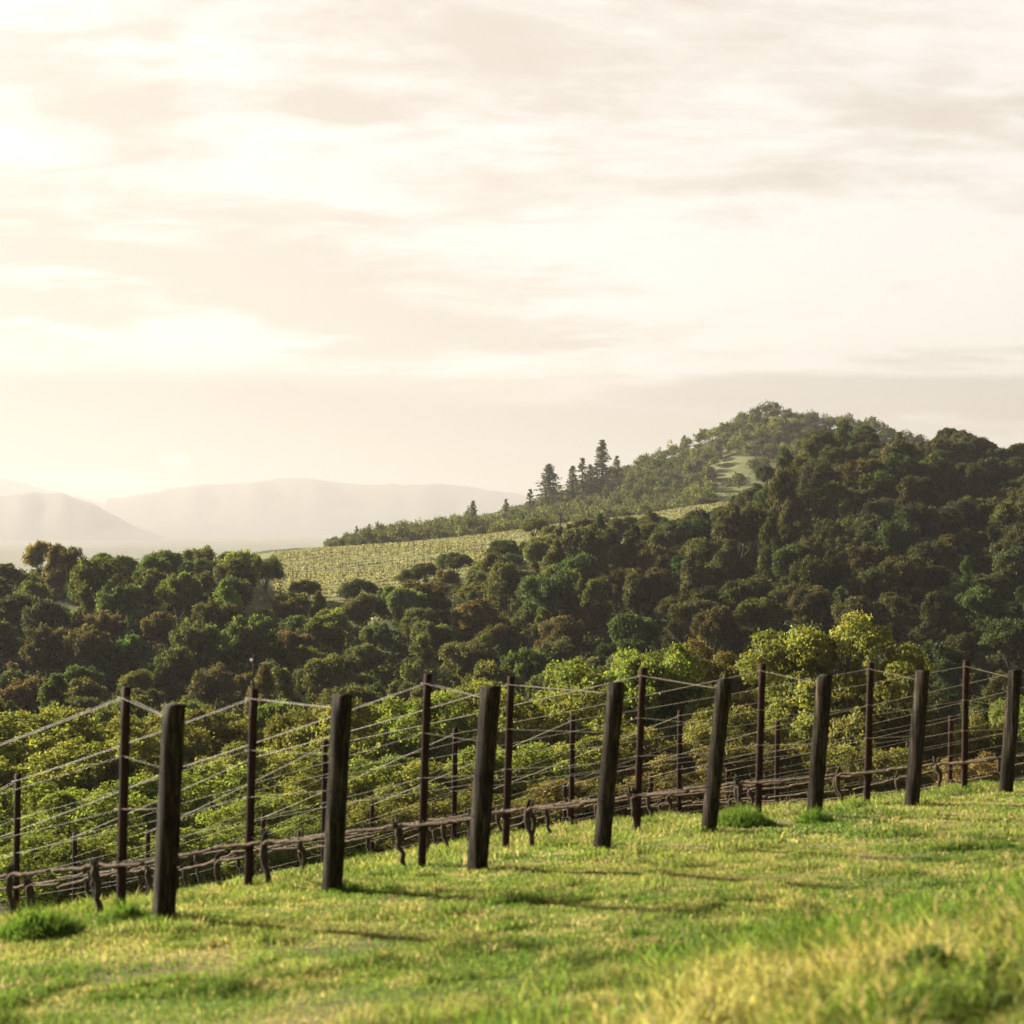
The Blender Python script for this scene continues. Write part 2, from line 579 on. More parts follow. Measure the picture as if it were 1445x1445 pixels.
def mat_wood():
    m, w, b = simple_mat("weathered_post_wood", (0.05, 0.04, 0.03), 0.9)
    tc = w.n('ShaderNodeTexCoord')
    oi = w.n('ShaderNodeObjectInfo')
    sh = w.n('ShaderNodeVectorMath', operation='ADD')
    w.l(tc.outputs['Object'], sh.inputs[0]); w.l(oi.outputs['Random'], sh.inputs[1])
    grain = w.noise(w.mapping(sh.outputs[0], sc=(34, 34, 1.6)), 1.0, 6, 0.65, 0.3)
    blot = w.noise(w.mapping(sh.outputs[0], sc=(6, 6, 2.5)), 1.0, 5, 0.6)
    c = w.ramp(grain, [(0.32, (0.004, 0.003, 0.002)), (0.5, (0.017, 0.0125, 0.0085)), (0.66, (0.105, 0.080, 0.056))])
    c = w.mix(w.mapr(blot, 0.45, 0.7, 0, 0.6), c, (0.03, 0.03, 0.016))
    lich = w.noise(sh.outputs[0], 26, 5, 0.6)
    c = w.mix(w.mapr(lich, 0.60, 0.68, 0, 0.4), c, (0.09, 0.09, 0.065))
    crack = w.noise(w.mapping(sh.outputs[0], loc=(5, 2, 1), sc=(26, 26, 0.8)), 1.0, 3, 0.5, 0.5)
    c = w.mix(w.mapr(w.math('ABSOLUTE', w.math('SUBTRACT', crack, 0.5)), 0.0, 0.018, 0.9, 0.0), c, (0.004, 0.003, 0.003))
    w.l(c, b.inputs['Base Color'])
    bp = w.n('ShaderNodeBump'); bp.inputs['Strength'].default_value = 0.9; bp.inputs['Distance'].default_value = 0.012
    w.l(grain, bp.inputs['Height']); w.l(bp.outputs[0], b.inputs['Normal'])
    b.inputs['Specular IOR Level'].default_value = 0.08
    return m


def mat_rust():
    m, w, b = simple_mat("rusty_steel", (0.06, 0.025, 0.015), 0.85)
    tc = w.n('ShaderNodeTexCoord')
    n = w.noise(tc.outputs['Object'], 30, 6, 0.7)
    c = w.ramp(n, [(0.3, (0.012, 0.0055, 0.004)), (0.55, (0.030, 0.012, 0.0075)), (0.75, (0.065, 0.027, 0.016))])
    w.l(c, b.inputs['Base Color'])
    bp = w.n('ShaderNodeBump'); bp.inputs['Strength'].default_value = 0.5; bp.inputs['Distance'].default_value = 0.004
    w.l(n, bp.inputs['Height']); w.l(bp.outputs[0], b.inputs['Normal'])
    b.inputs['Specular IOR Level'].default_value = 0.15
    return m


def mat_bark(name, lo, hi, sc=(14, 14, 3)):
    m, w, b = simple_mat(name, lo, 0.92)
    tc = w.n('ShaderNodeTexCoord')
    n = w.noise(w.mapping(tc.outputs['Object'], sc=sc), 1.0, 6, 0.7, 0.4)
    w.l(w.ramp(n, [(0.3, lo), (0.7, hi)]), b.inputs['Base Color'])
    bp = w.n('ShaderNodeBump'); bp.inputs['Strength'].default_value = 0.9; bp.inputs['Distance'].default_value = 0.02
    w.l(n, bp.inputs['Height']); w.l(bp.outputs[0], b.inputs['Normal'])
    b.inputs['Specular IOR Level'].default_value = 0.1
    return m


M_GROUND, M_LEAF, M_GRASS = mat_ground(), mat_leaf("tree_leaves", 0.46), mat_grass()
M_WOOD, M_RUST = mat_wood(), mat_rust()
M_BARK = mat_bark("oak_bark", (0.022, 0.018, 0.014), (0.085, 0.07, 0.055))
M_CANE = mat_bark("vine_cane_bark", (0.028, 0.019, 0.013), (0.17, 0.12, 0.082), (25, 25, 25))
M_VTRUNK = mat_bark("vine_trunk_bark", (0.025, 0.018, 0.013), (0.10, 0.075, 0.055), (40, 40, 9))
M_WIRE, _w, _b = simple_mat("galvanised_wire", (0.22, 0.18, 0.12), 0.6)
M_WHITE, _w, _b = simple_mat("plain_white", (0.8, 0.8, 0.78), 0.4)


def build_ground():
    angs = []
    a = -180.0
    while a < 180 - 1e-6:
        angs.append(a)
        a += 0.3 if -26 <= a < 26 else (1.5 if -60 <= a < 60 else 5.0)
    rs = [0.6]
    while rs[-1] < 18500:
        r = rs[-1]
        rs.append(r + (0.16 if r < 8 else (0.22 if r < 30 else max(0.03 * r, 0.6))))
    nA, nR = len(angs), len(rs)
    V = np.zeros((nR * nA + 1, 3)); C = np.ones((nR * nA + 1, 4))
    A = np.radians(np.array(angs))
    for i, r in enumerate(rs):
        X, Y = r * np.sin(A), r * np.cos(A)
        if r < 24:
            Z = near_z(X, Y)
        else:
            Z = np.array([ground_z(x, y) for x, y in zip(X, Y)])
        V[i * nA:(i + 1) * nA] = np.stack([X, Y, Z], 1)
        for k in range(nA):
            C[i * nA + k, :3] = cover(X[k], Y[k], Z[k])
    V[-1] = (0, 0, float(near_z(0, 0))); C[-1, :3] = (0.1, 0.11, 0.03)
    idx = np.arange(nR * nA).reshape(nR, nA)
    nx = np.roll(idx, -1, axis=1)
    Q = np.stack([idx[:-1], idx[1:], nx[1:], nx[:-1]], -1).reshape(-1, 4)
    T = np.stack([np.full(nA, nR * nA), idx[0], nx[0]], -1)
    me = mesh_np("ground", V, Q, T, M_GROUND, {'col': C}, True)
    return tag(obj("ground", me), kind='structure')


build_ground()


# ------------------------------------------------------------------ far hills across the valley
def far_hill(name, D, us, ys, col, thick, seed, base=-72.0):
    uu = np.linspace(us[0], us[-1], 160)
    yy = np.interp(uu, us, ys)
    ker = np.ones(7) / 7
    yy = np.convolve(np.pad(yy, 3, mode='edge'), ker, 'valid')
    yy = yy - 3.0 * (fbm(uu / 22, uu * 0 + seed, seed) - 0.5) * 1.6 - 1.3 * (vnoise(uu / 4, uu * 0 + seed, seed + 5) - 0.5)
    top = EYE - (yy - HY) / F * D
    prof = [(-1.0, 0.0), (-0.75, 0.22), (-0.5, 0.5), (-0.25, 0.8), (-0.08, 0.97), (0.0, 1.0), (0.2, 0.85), (0.6, 0.4), (1.0, 0.0)]
    V, C = [], []
    for (s, h) in prof:
        for u, t in zip(uu, top):
            hh = h * (0.8 + 0.4 * float(vnoise(u / 30, s * 4 + 20, seed + 9))) if 0 < h < 0.95 else h
            dep = D + s * thick
            V.append(((u - CX) / F * dep, dep, base - 2 + max(t - base, 0.5) * min(hh, 1)))
            C.append((*(np.array(col) * (0.88 + 0.24 * float(fbm(u / 7, s * 14 + 3, seed, 3)))), 1))
    n, k = len(uu), len(prof)
    idx = np.arange(n * k).reshape(k, n)
    Q = np.stack([idx[:-1, :-1], idx[:-1, 1:], idx[1:, 1:], idx[1:, :-1]], -1).reshape(-1, 4)
    me = mesh_np(name, V, Q, None, M_GROUND, {'col': C}, True)
    return tag(obj(name, me), kind='structure')


far_hill("distant_hill", 7600, [-500, -200, -60, 20, 60, 95, 130, 170, 215, 260, 300], [790, 745, 708, 697, 693, 696, 710, 733, 752, 763, 775], (0.07, 0.075, 0.05), 1400, 1)
far_hill("distant_hill", 9300, [60, 140, 200, 260, 300, 340, 400, 450, 520], [775, 752, 738, 733, 736, 742, 752, 764, 776], (0.08, 0.085, 0.06), 1200, 2)
far_hill("mountain_ridge", 11200, [150, 230, 280, 350, 400, 432, 460, 500, 540, 590, 640, 700, 740, 800, 900, 1100], [705, 692, 684, 680, 674, 670, 678, 685, 683, 684, 683, 692, 698, 705, 716, 740], (0.08, 0.085, 0.06), 1800, 3)
far_hill("mountain_ridge", 12800, [-700, -300, -80, 0, 30, 60, 110, 200], [690, 670, 664, 672, 680, 689, 700, 725], (0.08, 0.085, 0.06), 1100, 4)


# ------------------------------------------------------------------ trees
def leaf_cloud(lobes, n, size, jitter=0.45, seed=0, spray=5):
    """leaf quads gathered in sprays on the shells of a set of lobes -> verts, quads, colours"""
    r = np.random.default_rng(seed)
    L = np.array(lobes)                       # x y z r sz
    w = L[:, 3] ** 2; w /= w.sum()
    ns = n // spray
    li = r.choice(len(L), ns, p=w)
    d = r.normal(size=(ns, 3)); d[:, 2] += 0.35
    d /= np.linalg.norm(d, axis=1, keepdims=True)
    rad = L[li, 3] * (0.72 + 0.34 * r.random(ns) ** 0.7)
    c = L[li, :3] + d * rad[:, None] * np.stack([np.ones(ns), np.ones(ns), L[li, 4]], 1)
    tone = 0.75 + 0.5 * r.random(ns)
    lobtone = (0.70 + 0.6 * r.random(len(L)))[li]
    hue = r.normal(0, 0.07, ns) + 0.05 * (r.random(len(L)) - 0.5)[li]
    c = np.repeat(c, spray, 0); d = np.repeat(d, spray, 0)
    tone = np.repeat(tone * lobtone, spray); hue = np.repeat(hue, spray)
    m = len(c)
    c = c + r.normal(0, size * 1.0, (m, 3))
    nrm = d * 0.7 + r.normal(0, jitter + 0.25, (m, 3)); nrm /= np.linalg.norm(nrm, axis=1, keepdims=True)
    a = np.cross(nrm, r.normal(size=(m, 3))); a /= np.linalg.norm(a, axis=1, keepdims=True)
    b = np.cross(nrm, a)
    s = size * (0.6 + 0.8 * r.random(m))[:, None]
    fold = nrm * s * 0.22
    V = np.stack([c - a * s, c - b * s * 0.55 + fold, c + a * s, c + b * s * 0.55 + fold], 1).reshape(-1, 3)
    Q = np.arange(m * 4).reshape(-1, 4)
    tone = tone * (0.85 + 0.3 * r.random(m))
    col = np.stack([tone * (1 + hue), tone, tone * (1 - 0.6 * hue), np.ones(m)], 1)
    return V, Q, np.repeat(col, 4, 0)


def crown_lobes(seed, n, shape='round', spread=0.42):
    """lobes of a crown of radius ~1 and height ~1.6 above its base at z=0"""
    r = random.Random(seed)
    out = []
    for i in range(n):
        if shape == 'round':
            th = r.uniform(0, 6.283); ph = r.uniform(-0.25, 1.0)
            k = r.uniform(0.35, 0.86)
            cz = math.sqrt(max(0, 1 - min(1, ph * ph) * 0.9))
            x, y, z = k * cz * math.cos(th), k * cz * math.sin(th), 0.72 + 0.52 * ph
            rad = r.uniform(spread * 0.55, spread)
        elif shape == 'tall':
            z = r.uniform(0.15, 1.75); k = (1 - abs(z - 0.75) / 1.3) * r.uniform(0.2, 0.62)
            th = r.uniform(0, 6.283)
            x, y = k * math.cos(th), k * math.sin(th)
            rad = r.uniform(spread * 0.55, spread) * (1.1 - 0.35 * z / 1.75)
        else:   # spreading layered crown with gaps
            th = r.uniform(0, 6.283); k = r.uniform(0.25, 0.85)
            x, y = k * math.cos(th), k * math.sin(th)
            z = 0.5 + r.uniform(0, 0.85) * (1.1 - 0.7 * k)
            rad = r.uniform(spread * 0.45, spread * 0.8)
        out.append((x, y, z, rad, r.uniform(0.65, 0.9)))
    return out


def trunk_mesh(name, lobes, h0, rad, seed, nlimb=7, mat=None):
    """tapered trunk from z=-0.4 up into the crown, with a limb to some of the lobes; crown base at h0"""
    r = random.Random(seed)
    mb = MB()
    top = h0 + 0.75
    pts = []
    bx, by = r.uniform(-0.1, 0.1), r.uniform(-0.1, 0.1)
    for i in range(7):
        f = i / 6
        pts.append((bx * math.sin(f * 3) * 0.6, by * math.sin(f * 2.4) * 0.6, -0.35 + f * (top + 0.35)))
    mb.tube(pts, [rad * (1.5 if i == 0 else 1 - 0.11 * i) for i in range(7)], 7)
    for lb in r.sample(lobes, min(nlimb, len(lobes))):
        z0 = h0 * r.uniform(0.55, 1.0) + 0.05
        s = np.array((bx * 0.4, by * 0.4, z0)); e = np.array((lb[0], lb[1], lb[2] + h0))
        mid = (s + e) / 2 + np.array((r.uniform(-.08, .08), r.uniform(-.08, .08), r.uniform(-0.05, 0.1)))
        mb.tube([s, (s + mid) / 2 + np.array((0, 0, 0.02)), mid, e], [rad * 0.55, rad * 0.42, rad * 0.3, rad * 0.1], 5)
    return mb.mesh(name, mat or M_BARK, True)


def make_variant(seed, shape, nl, nleaf, leaf, h0, trad, spread=0.42, spray=5, mat=None, nlimb=7):
    lobes = crown_lobes(seed, nl, shape, spread)
    V, Q, C = leaf_cloud(lobes, nleaf, leaf, seed=seed, spray=spray)
    V[:, 2] += h0
    return dict(crown=mesh_np("crown", V, Q, None, mat or M_LEAF, {'col': C}), trunk=trunk_mesh("trunk", lobes, h0, trad, seed, nlimb), h=float(np.percentile(V[:, 2], 98.5)), w=float(np.percentile(np.hypot(V[:, 0], V[:, 1]), 97)))


def conifer_variant(seed, nleaf=2600, bare=0.08):
    r = random.Random(seed)
    mb = MB()
    mb.tube([(0, 0, -0.2), (0.01, 0, 0.6), (0, 0.01, 1.5), (0, 0, 2.3)], [0.06, 0.05, 0.03, 0.006], 7)
    Vs, Cs = [], []
    rr = np.random.default_rng(seed)
    z = 0.22
    while z < 2.28:
        f = (z - 0.2) / 2.1
        L = 0.58 * (1 - f) ** 0.85 + 0.02
        nb = 7
        for k in range(nb):
            if r.random() < bare:
                continue
            th = r.uniform(0, 6.283)
            ln = L * r.uniform(0.65, 1.12)
            e = np.array((math.cos(th) * ln, math.sin(th) * ln, z - 0.22 * ln + 0.05 * f))
            s = np.array((0, 0, z))
            mb.tube([s, (s + e) / 2 + np.array((0, 0, 0.015)), e], [0.012 * (1 - f) + 0.003, 0.008 * (1 - f) + 0.002, 0.002], 4, False)
            m = int(8 + 22 * ln / 0.58)
            t = rr.random(m) ** 0.7
            c = s + (e - s) * t[:, None] + rr.normal(0, 0.022, (m, 3))
            dirv = np.array((math.cos(th), math.sin(th), -0.35))
            a = dirv * 0.6 + rr.normal(0, 0.5, (m, 3)); a /= np.linalg.norm(a, axis=1, keepdims=True)
            b = np.cross(a, rr.normal(size=(m, 3))); b /= np.linalg.norm(b, axis=1, keepdims=True)
            sz = 0.05 * (0.6 + 0.7 * rr.random(m))[:, None]
            Vs.append(np.stack([c - a * sz, c - b * sz * 0.4, c + a * sz, c + b * sz * 0.4], 1).reshape(-1, 3))
            tone = 0.7 + 0.6 * rr.random(m)
            Cs.append(np.repeat(np.stack([tone, tone, tone, np.ones(m)], 1), 4, 0))
        z += r.uniform(0.055, 0.095)
    V = np.concatenate(Vs); C = np.concatenate(Cs)
    return dict(crown=mesh_np("crown", V, np.arange(len(V)).reshape(-1, 4), None, M_LEAF, {'col': C}), trunk=mb.mesh("trunk", M_BARK, True), h=2.3, w=0.55)


def bare_variant(seed):
    r = random.Random(seed)
    mb = MB()
    mb.tube([(0, 0, -0.2), (0.03, 0, 0.4), (0, 0.03, 0.8)], [0.06, 0.05, 0.042], 7)
    tw = MB()

    def grow(p, d, ln, rad, lev, out):
        pts = [np.array(p)]
        dd = np.array(d, float)
        for i in range(4):
            dd = dd + np.array((r.uniform(-.25, .25), r.uniform(-.25, .25), r.uniform(-.05, .2)))
            dd /= np.linalg.norm(dd)
            pts.append(pts[-1] + dd * ln / 4)
        out.tube(pts, [rad, rad * .85, rad * .7, rad * .55, rad * .35], 4, False)
        if lev < 4:
            for k in range(3):
                q = pts[r.choice((2, 3, 4))]
                nd = dd + np.array((r.uniform(-.9, .9), r.uniform(-.9, .9), r.uniform(-.2, .6)))
                grow(q, nd / np.linalg.norm(nd), ln * 0.62, rad * .55, lev + 1, out)
    for k in range(5):
        th = k * 1.256 + r.uniform(-.3, .3)
        grow((0, 0, 0.55 + 0.05 * k), (math.cos(th) * .8, math.sin(th) * .8, .7), 0.75, 0.035, 0, tw)
    return dict(crown=tw.mesh("branches", M_BARK), trunk=mb.mesh("trunk", M_BARK, True), h=1.9, w=1.0)


def plant(name, v, loc, sx, sz, color, label, cat, group, rz, crown_name="crown"):
    """a tree: an Empty at its foot with trunk and crown sharing the variant's meshes"""
    e = link(bpy.data.objects.new(name, None))
    e.empty_display_size = 0.5
    e.location = loc
    e.scale = (sx, sx, sz)
    e.rotation_euler = (0, 0, rz)
    tag(e, label, cat, group)
    t = bpy.data.objects.new("trunk", v['trunk']); link(t); t.parent = e
    c = bpy.data.objects.new(crown_name, v['crown']); link(c); c.parent = e
    c.color = (*color, 1)
    return e


NUM = ["first", "second", "third", "fourth", "fifth", "sixth", "seventh", "eighth"]


def column_phrase(u, inline="above"):
    """names the photo column by the wooden end posts, counted from the left"""
    xs = [w[2] for w in WOOD]
    if u < xs[0] - 130:
        return "at the left edge"
    if u < xs[0] - 28:
        return "left of the first wooden post"
    for i, x in enumerate(xs):
        if abs(u - x) <= 28:
            return f"{inline} the {NUM[i]} wooden post"
        if i < 7 and x + 28 < u < xs[i + 1] - 28:
            m = (x + xs[i + 1]) / 2
            return f"right of the {NUM[i]} wooden post" if u < m else f"left of the {NUM[i + 1]} wooden post"
    return "right of the eighth wooden post"


PAL = {   # crown colours
    'dark green': (0.045, 0.053, 0.021), 'olive': (0.064, 0.067, 0.026), 'bronze': (0.064, 0.062, 0.028),
    'bright green': (0.066, 0.077, 0.026), 'grey-green': (0.078, 0.083, 0.038), 'yellow-green': (0.110, 0.112, 0.034),
}
PENDING = []      # (label stem, y, plant args) so that look-alikes in one spot are told apart


def later(stem_, y, x, args):
    PENDING.append([stem_, y, x, args])


def plant_pending():
    by = {}
    for p in PENDING:
        by.setdefault(p[0], []).append(p)
    for st, lst in by.items():
        lst.sort(key=lambda p: p[1])
        k = len(lst)
        for i, p in enumerate(lst):
            if k == 1:
                lab = st
            elif k == 2:
                lab = st + (", upper of two" if i == 0 else ", lower of two")
            elif k <= 6:
                lab = st + f", {['topmost', 'second down', 'third down', 'fourth down', 'fifth down', 'lowest'][i if i < k - 1 else 5]}"
            else:
                lab = st
            a = p[3]
            plant(a['name'], a['v'], a['loc'], a['sx'], a['sz'], a['color'], lab, a['cat'], a['group'], a['rz'], a.get('crown', 'crown'))
    PENDING.clear()


# --- the wooded hillside across the hollow
hill_vars = [make_variant(100 + i, sh, int(nl * 2.6), 10500, 0.040, h0, 0.055, sp * 0.58, 4) for i, (sh, nl, h0, sp) in enumerate(
    [('round', 17, 0.15, 0.40), ('round', 13, 0.2, 0.46), ('round', 22, 0.12, 0.36), ('tall', 18, 0.15, 0.40), ('spread', 26, 0.3, 0.42), ('spread', 20, 0.25, 0.48), ('round', 19, 0.2, 0.42), ('tall', 14, 0.3, 0.46), ('spread', 32, 0.4, 0.36), ('round', 9, 0.25, 0.5)])]


def hillside():
    r = random.Random(5)
    pts = []
    tries = 0
    while tries < 80000:
        tries += 1
        u = r.uniform(-110, 1540)
        dA = float(np.interp(u, U_A, D_A))
        D = r.uniform(88, dA + 6)
        if 340 < u < 1050 and D > dA - 14 and r.random() < 0.9:
            continue
        X = (u - CX) / F * D
        z = ground_z(X, D)
        pu, py = to_px(X, D, z)
        if 345 < u < 590 and D > dA - 46 and r.random() < 0.94:
            continue
        if in_clearing(pu, py - 6) and r.random() < 0.97:
            continue
        if (48 < u < 118 and 848 < py < 884) or (-20 < u < 34 and 862 < py < 878):
            continue
        sp = 6.4 if D > 190 else 5.8
        if any((X - a) ** 2 + (D - b) ** 2 < sp * sp for a, b, *_ in pts):
            continue
        pts.append((X, D, z, u, py, dA))
    return pts


hp = hillside()
r_h = random.Random(17)
n_hill = 0
for (X, D, z, u, py, dA) in hp:
    f = max(0, (D - 112) / (dA - 112))
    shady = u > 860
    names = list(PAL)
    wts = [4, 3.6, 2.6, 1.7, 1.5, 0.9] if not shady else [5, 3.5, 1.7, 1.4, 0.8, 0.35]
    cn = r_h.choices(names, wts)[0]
    col = tuple(c * r_h.uniform(0.8, 1.2) * (0.95 if shady else 1.55) for c in PAL[cn])  # sun on left crowns and shade on right ones put into the colour
    v = r_h.choice(hill_vars)
    wdt = 1.08 * r_h.choice((r_h.uniform(2.3, 3.2), r_h.uniform(2.8, 4.2), r_h.uniform(3.4, 4.8))) * min(1.0, max(0.6, D / 230))
    if f > 0.93 and u < 340:
        wdt *= 0.85
    hgt = wdt * r_h.uniform(1.0, 1.55)
    ytop = float(np.interp(u, U_T, Y_T)) + r_h.uniform(-4, 16)
    room = (py - ytop) / F * D + 0.5
    if hgt * v['h'] > room:
        k_ = room / (hgt * v['h'])
        if k_ < 0.42:
            continue
        hgt *= k_; wdt *= max(k_, 0.62)
    n_hill += 1
    zone = ("on the lowest hillside" if f < 0.2 else "on the lower hillside" if f < 0.4 else "on the middle hillside" if f < 0.62 else "on the upper hillside" if f < 0.88 else "on the hillside crest")
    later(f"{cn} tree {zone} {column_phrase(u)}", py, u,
          dict(name="dark_broadleaf_tree" if cn in ("dark green", "olive") else "bronze_broadleaf_tree" if cn == "bronze" else "leafy_tree", v=v, loc=(X, D, z - 0.5), sx=wdt, sz=hgt, color=col, cat="tree", group="trees of the wooded hillside", rz=r_h.uniform(0, 6.28)))  # mixed broadleaf wood; names split by crown colour, not by known species
plant_pending()
print("hillside trees", n_hill)

def understory():
    r = random.Random(23)
    base = [leaf_cloud(crown_lobes(700 + i, 8, 'round', 0.5), 300, 0.11, seed=710 + i, spray=4) for i in range(5)]
    Vs, Qs, Cs, n, cnt = [], [], [], 0, 0
    for k in range(7000):
        u = r.uniform(-110, 1540)
        dA = float(np.interp(u, U_A, D_A))
        D = r.uniform(85, dA + 4)
        X = (u - CX) / F * D
        z = ground_z(X, D)
        py = to_px(X, D, z)[1]
        if in_clearing(u, py) and r.random() < 0.93 or (48 < u < 118 and 848 < py < 884):
            continue
        if 340 < u < 1050 and D > dA - (38 if u < 590 else 12) and r.random() < 0.8:
            continue
        V, Q, C = base[r.randrange(5)]
        s = r.uniform(1.0, 2.3); h = s * r.uniform(0.7, 1.2)
        if (py - float(np.interp(u, U_T, Y_T))) / F * D < h * 1.5:
            continue
        th = r.uniform(0, 6.28); ca, sa = math.cos(th), math.sin(th)
        W = np.stack([(V[:, 0] * ca - V[:, 1] * sa) * s + X, (V[:, 0] * sa + V[:, 1] * ca) * s + D, V[:, 2] * h + z - 0.5 * h], 1)
        CC = C.copy(); CC[:, :3] *= np.array(PAL[r.choices(list(PAL), [3, 4, 3, 2, 2.5, 1])[0]]) * r.uniform(0.7, 1.2)
        Vs.append(W); Qs.append(Q + n); Cs.append(CC); n += len(W); cnt += 1
        if cnt > 2600:
            break
    me = mesh_np("undergrowth", np.concatenate(Vs), np.concatenate(Qs), None, M_LEAF, {'col': np.concatenate(Cs)})
    tag(obj("undergrowth", me), "scrubby undergrowth filling the gaps between the hillside trees", "undergrowth", None, 'stuff')


understory()

# --- edge of the terrace: single trees standing on the bright slope
terr = [(508, 832, 34, 256, 'dark green', 1, "dark round"), (430, 828, 26, 240, 'olive', 2, "slender olive"), (712, 775, 30, 285, 'dark green', 0, "dark upright"),
        (754, 742, 26, 380, 'yellow-green', 0, "pale yellow-green spreading"), (640, 790, 30, 268, 'bright green', 2, "bright green"), (885, 742, 30, 330, 'dark green', 0, "dark rounded"),
        (845, 738, 24, 360, 'bright green', 6, "light green"), (600, 806, 26, 262, 'olive', 0, "olive bushy"), (575, 812, 22, 260, 'grey-green', 1, "grey-green low")]
for (u, yc, hw, D, cn, vi, words_) in terr:
    D = 150.0
    while D < 430:
        X = (u - CX) / F * D
        if to_px(X, D, ground_z(X, D))[1] <= yc + hw * 0.85:
            break
        D += 1.0
    v = hill_vars[vi]
    s = 0.8 * hw / F * D / v['w']
    plant("terrace_tree", v, (X, D, ground_z(X, D) - 0.3), s * 1.1, s * 0.95, tuple(c * 1.1 for c in PAL[cn]),
          f"{words_} tree on the sunny terrace edge, {column_phrase(u)}", "tree", "trees at the edge of the sunny terrace", random.uniform(0, 6.28))
bv = bare_variant(3)
X = (790 - CX) / F * 385
plant("bare_tree", bv, (X, 385, ground_z(X, 385)), 4.6, 4.6, (0.1, 0.1, 0.1), "leafless grey-brown tree at the top of the terrace beside a pale green tree", "tree", None, 0.4, "branches")

# --- conifers on the far hill's shoulder
con = [conifer_variant(31), conifer_variant(32, bare=0.3), conifer_variant(33, bare=0.18)]
for (u, ytop, ph, D, vi, lab) in [(775, 654, 52, 640, 0, "broad dark conifer, lowest of the tall ones on the hill's left shoulder"),
                                  (850, 620, 54, 650, 0, "tallest slender conifer on the left shoulder of the far hill"),
                                  (822, 646, 42, 650, 1, "thin see-through conifer just left of the tallest one"),
                                  (808, 657, 40, 640, 2, "short dark conifer between the broad one and the thin one"),
                                  (871, 643, 30, 655, 1, "small spindly conifer just right of the tallest one"),
                                  (667, 706, 34, 560, 2, "dark conifer rising from the tree band behind the sunny terrace"),
                                  (748, 690, 24, 610, 1, "tiny pointed conifer left of the broad dark one"),
                                  (714, 704, 22, 590, 1, "small pointed conifer at the tree band left of the far hill"),
                                  (833, 655, 30, 655, 2, "short conifer tucked at the foot of the tallest one"),
                                  (503, 742, 20, 500, 1, "small conifer at the left end of the tree band behind the terrace")]:
    X = (u - CX) / F * D
    z1 = EYE - (ytop - HY) / F * D
    z0 = min(ground_z(X, D), z1 - ph / F * D)
    h = (z1 - z0) / 2.3
    plant("conifer", con[vi], (X, D, z0), h * (1.75 if vi == 0 and u < 800 else 1.3), h, (0.085, 0.088, 0.058), lab, "conifer", "conifers of the far hill", random.uniform(0, 6))  # crowns greyed and lightened to paint in distance haze


# --- the far wooded hill, too many trees to tell apart: one mass
def far_wood():
    r = random.Random(9)
    base = [crown_lobes(300 + i, 9, 'round', 0.5) for i in range(5)]
    clouds = [leaf_cloud(b, 560, 0.10, seed=400 + i, spray=4) for i, b in enumerate(base)]
    Vs, Qs, Cs, n = [], [], [], 0
    pts = []
    tries = 0
    while tries < 26000 and len(pts) < 1500:
        tries += 1
        u = r.uniform(462, 1300)
        D = r.uniform(462, 735)
        yC = float(np.interp(u, U_C, Y_C))
        X = (u - CX) / F * D
        z = ground_z(X, D)
        pu, py = to_px(X, D, z)
        if 1000 < u < 1110 and 648 < py < 738 and not (r.random() < 0.004):
            continue
        sp = 6.0
        if any((X - a) ** 2 + (D - b) ** 2 < sp * sp for a, b in pts):
            continue
        pts.append((X, D))
        k = r.randrange(5)
        V, Q, C = clouds[k]
        s = r.uniform(2.9, 4.6) * (0.45 + 0.55 * min(1, max(0, (u - 462) / 90))); h = s * r.uniform(0.9, 1.35)
        if r.random() < 0.05:
            h *= 1.5; s *= 0.8
        th = r.uniform(0, 6.28); ca, sa = math.cos(th), math.sin(th)
        W = np.stack([(V[:, 0] * ca - V[:, 1] * sa) * s + X, (V[:, 0] * sa + V[:, 1] * ca) * s + D, V[:, 2] * h + z - 0.6], 1)
        base_c = np.array(PAL[r.choices(list(PAL), [4, 4, 2, 2, 2, 1.2])[0]]) * r.uniform(1.0, 1.5)
        CC = C.copy(); CC[:, :3] *= base_c
        Vs.append(W); Qs.append(Q + n); Cs.append(CC); n += len(W)
    me = mesh_np("far_woods", np.concatenate(Vs), np.concatenate(Qs), None, M_LEAF, {'col': np.concatenate(Cs)})
    o = obj("far_woods", me)
    return tag(o, "hazy mixed wood covering the far hill and its shoulder", "woods", None, 'stuff')


far_wood()


# --- vineyard on the sunny terrace: stakes one by one
def terrace():
    mb = MB()
    mb.prism([(-.04, -.04), (.04, -.04), (.04, .04), (-.04, .04)], -0.3, 1.45, 2, wob=0.008)
    mb.tube([(0, 0, 0.8), (0.5, 0.0, 0.85), (0.9, 0.05, 0.78)], [0.03, 0.025, 0.02], 4)
    mb.tube([(0, 0, 0.8), (-0.5, 0.0, 0.84), (-0.9, -0.05, 0.8)], [0.03, 0.025, 0.02], 4)
    me = mb.mesh("vineyard_stake", M_VTRUNK)
    r = random.Random(3)
    n = 0
    for k in range(22):
        D0 = 262 + k * 9.5
        for j in range(30):
            u = 388 + j * 23.5 + (k % 2) * 9 + r.uniform(-2, 2)
            D = D0 + (u - 400) * 0.05 + r.uniform(-0.5, 0.5)
            dA = float(np.interp(u, U_A, D_A))
            if u > 1050 or D < dA + 8 or D > 432 or n >= 280:
                continue
            X = (u - CX) / F * D
            z = ground_z(X, D)
            py = to_px(X, D, z)[1]
            yb = float(np.interp(u, U_A, Y_A))
            if py > yb - 4:
                continue
            o = obj("vineyard_stake", me, None, (X, D, z))
            o.rotation_euler = (0, 0, r.uniform(-.3, .3))
            tag(o, "tiny dark vine stake in the rows on the sunny terrace", "vine stake", "vine stakes of the sunny terrace")
            n += 1
    print("stakes", n)


terrace()

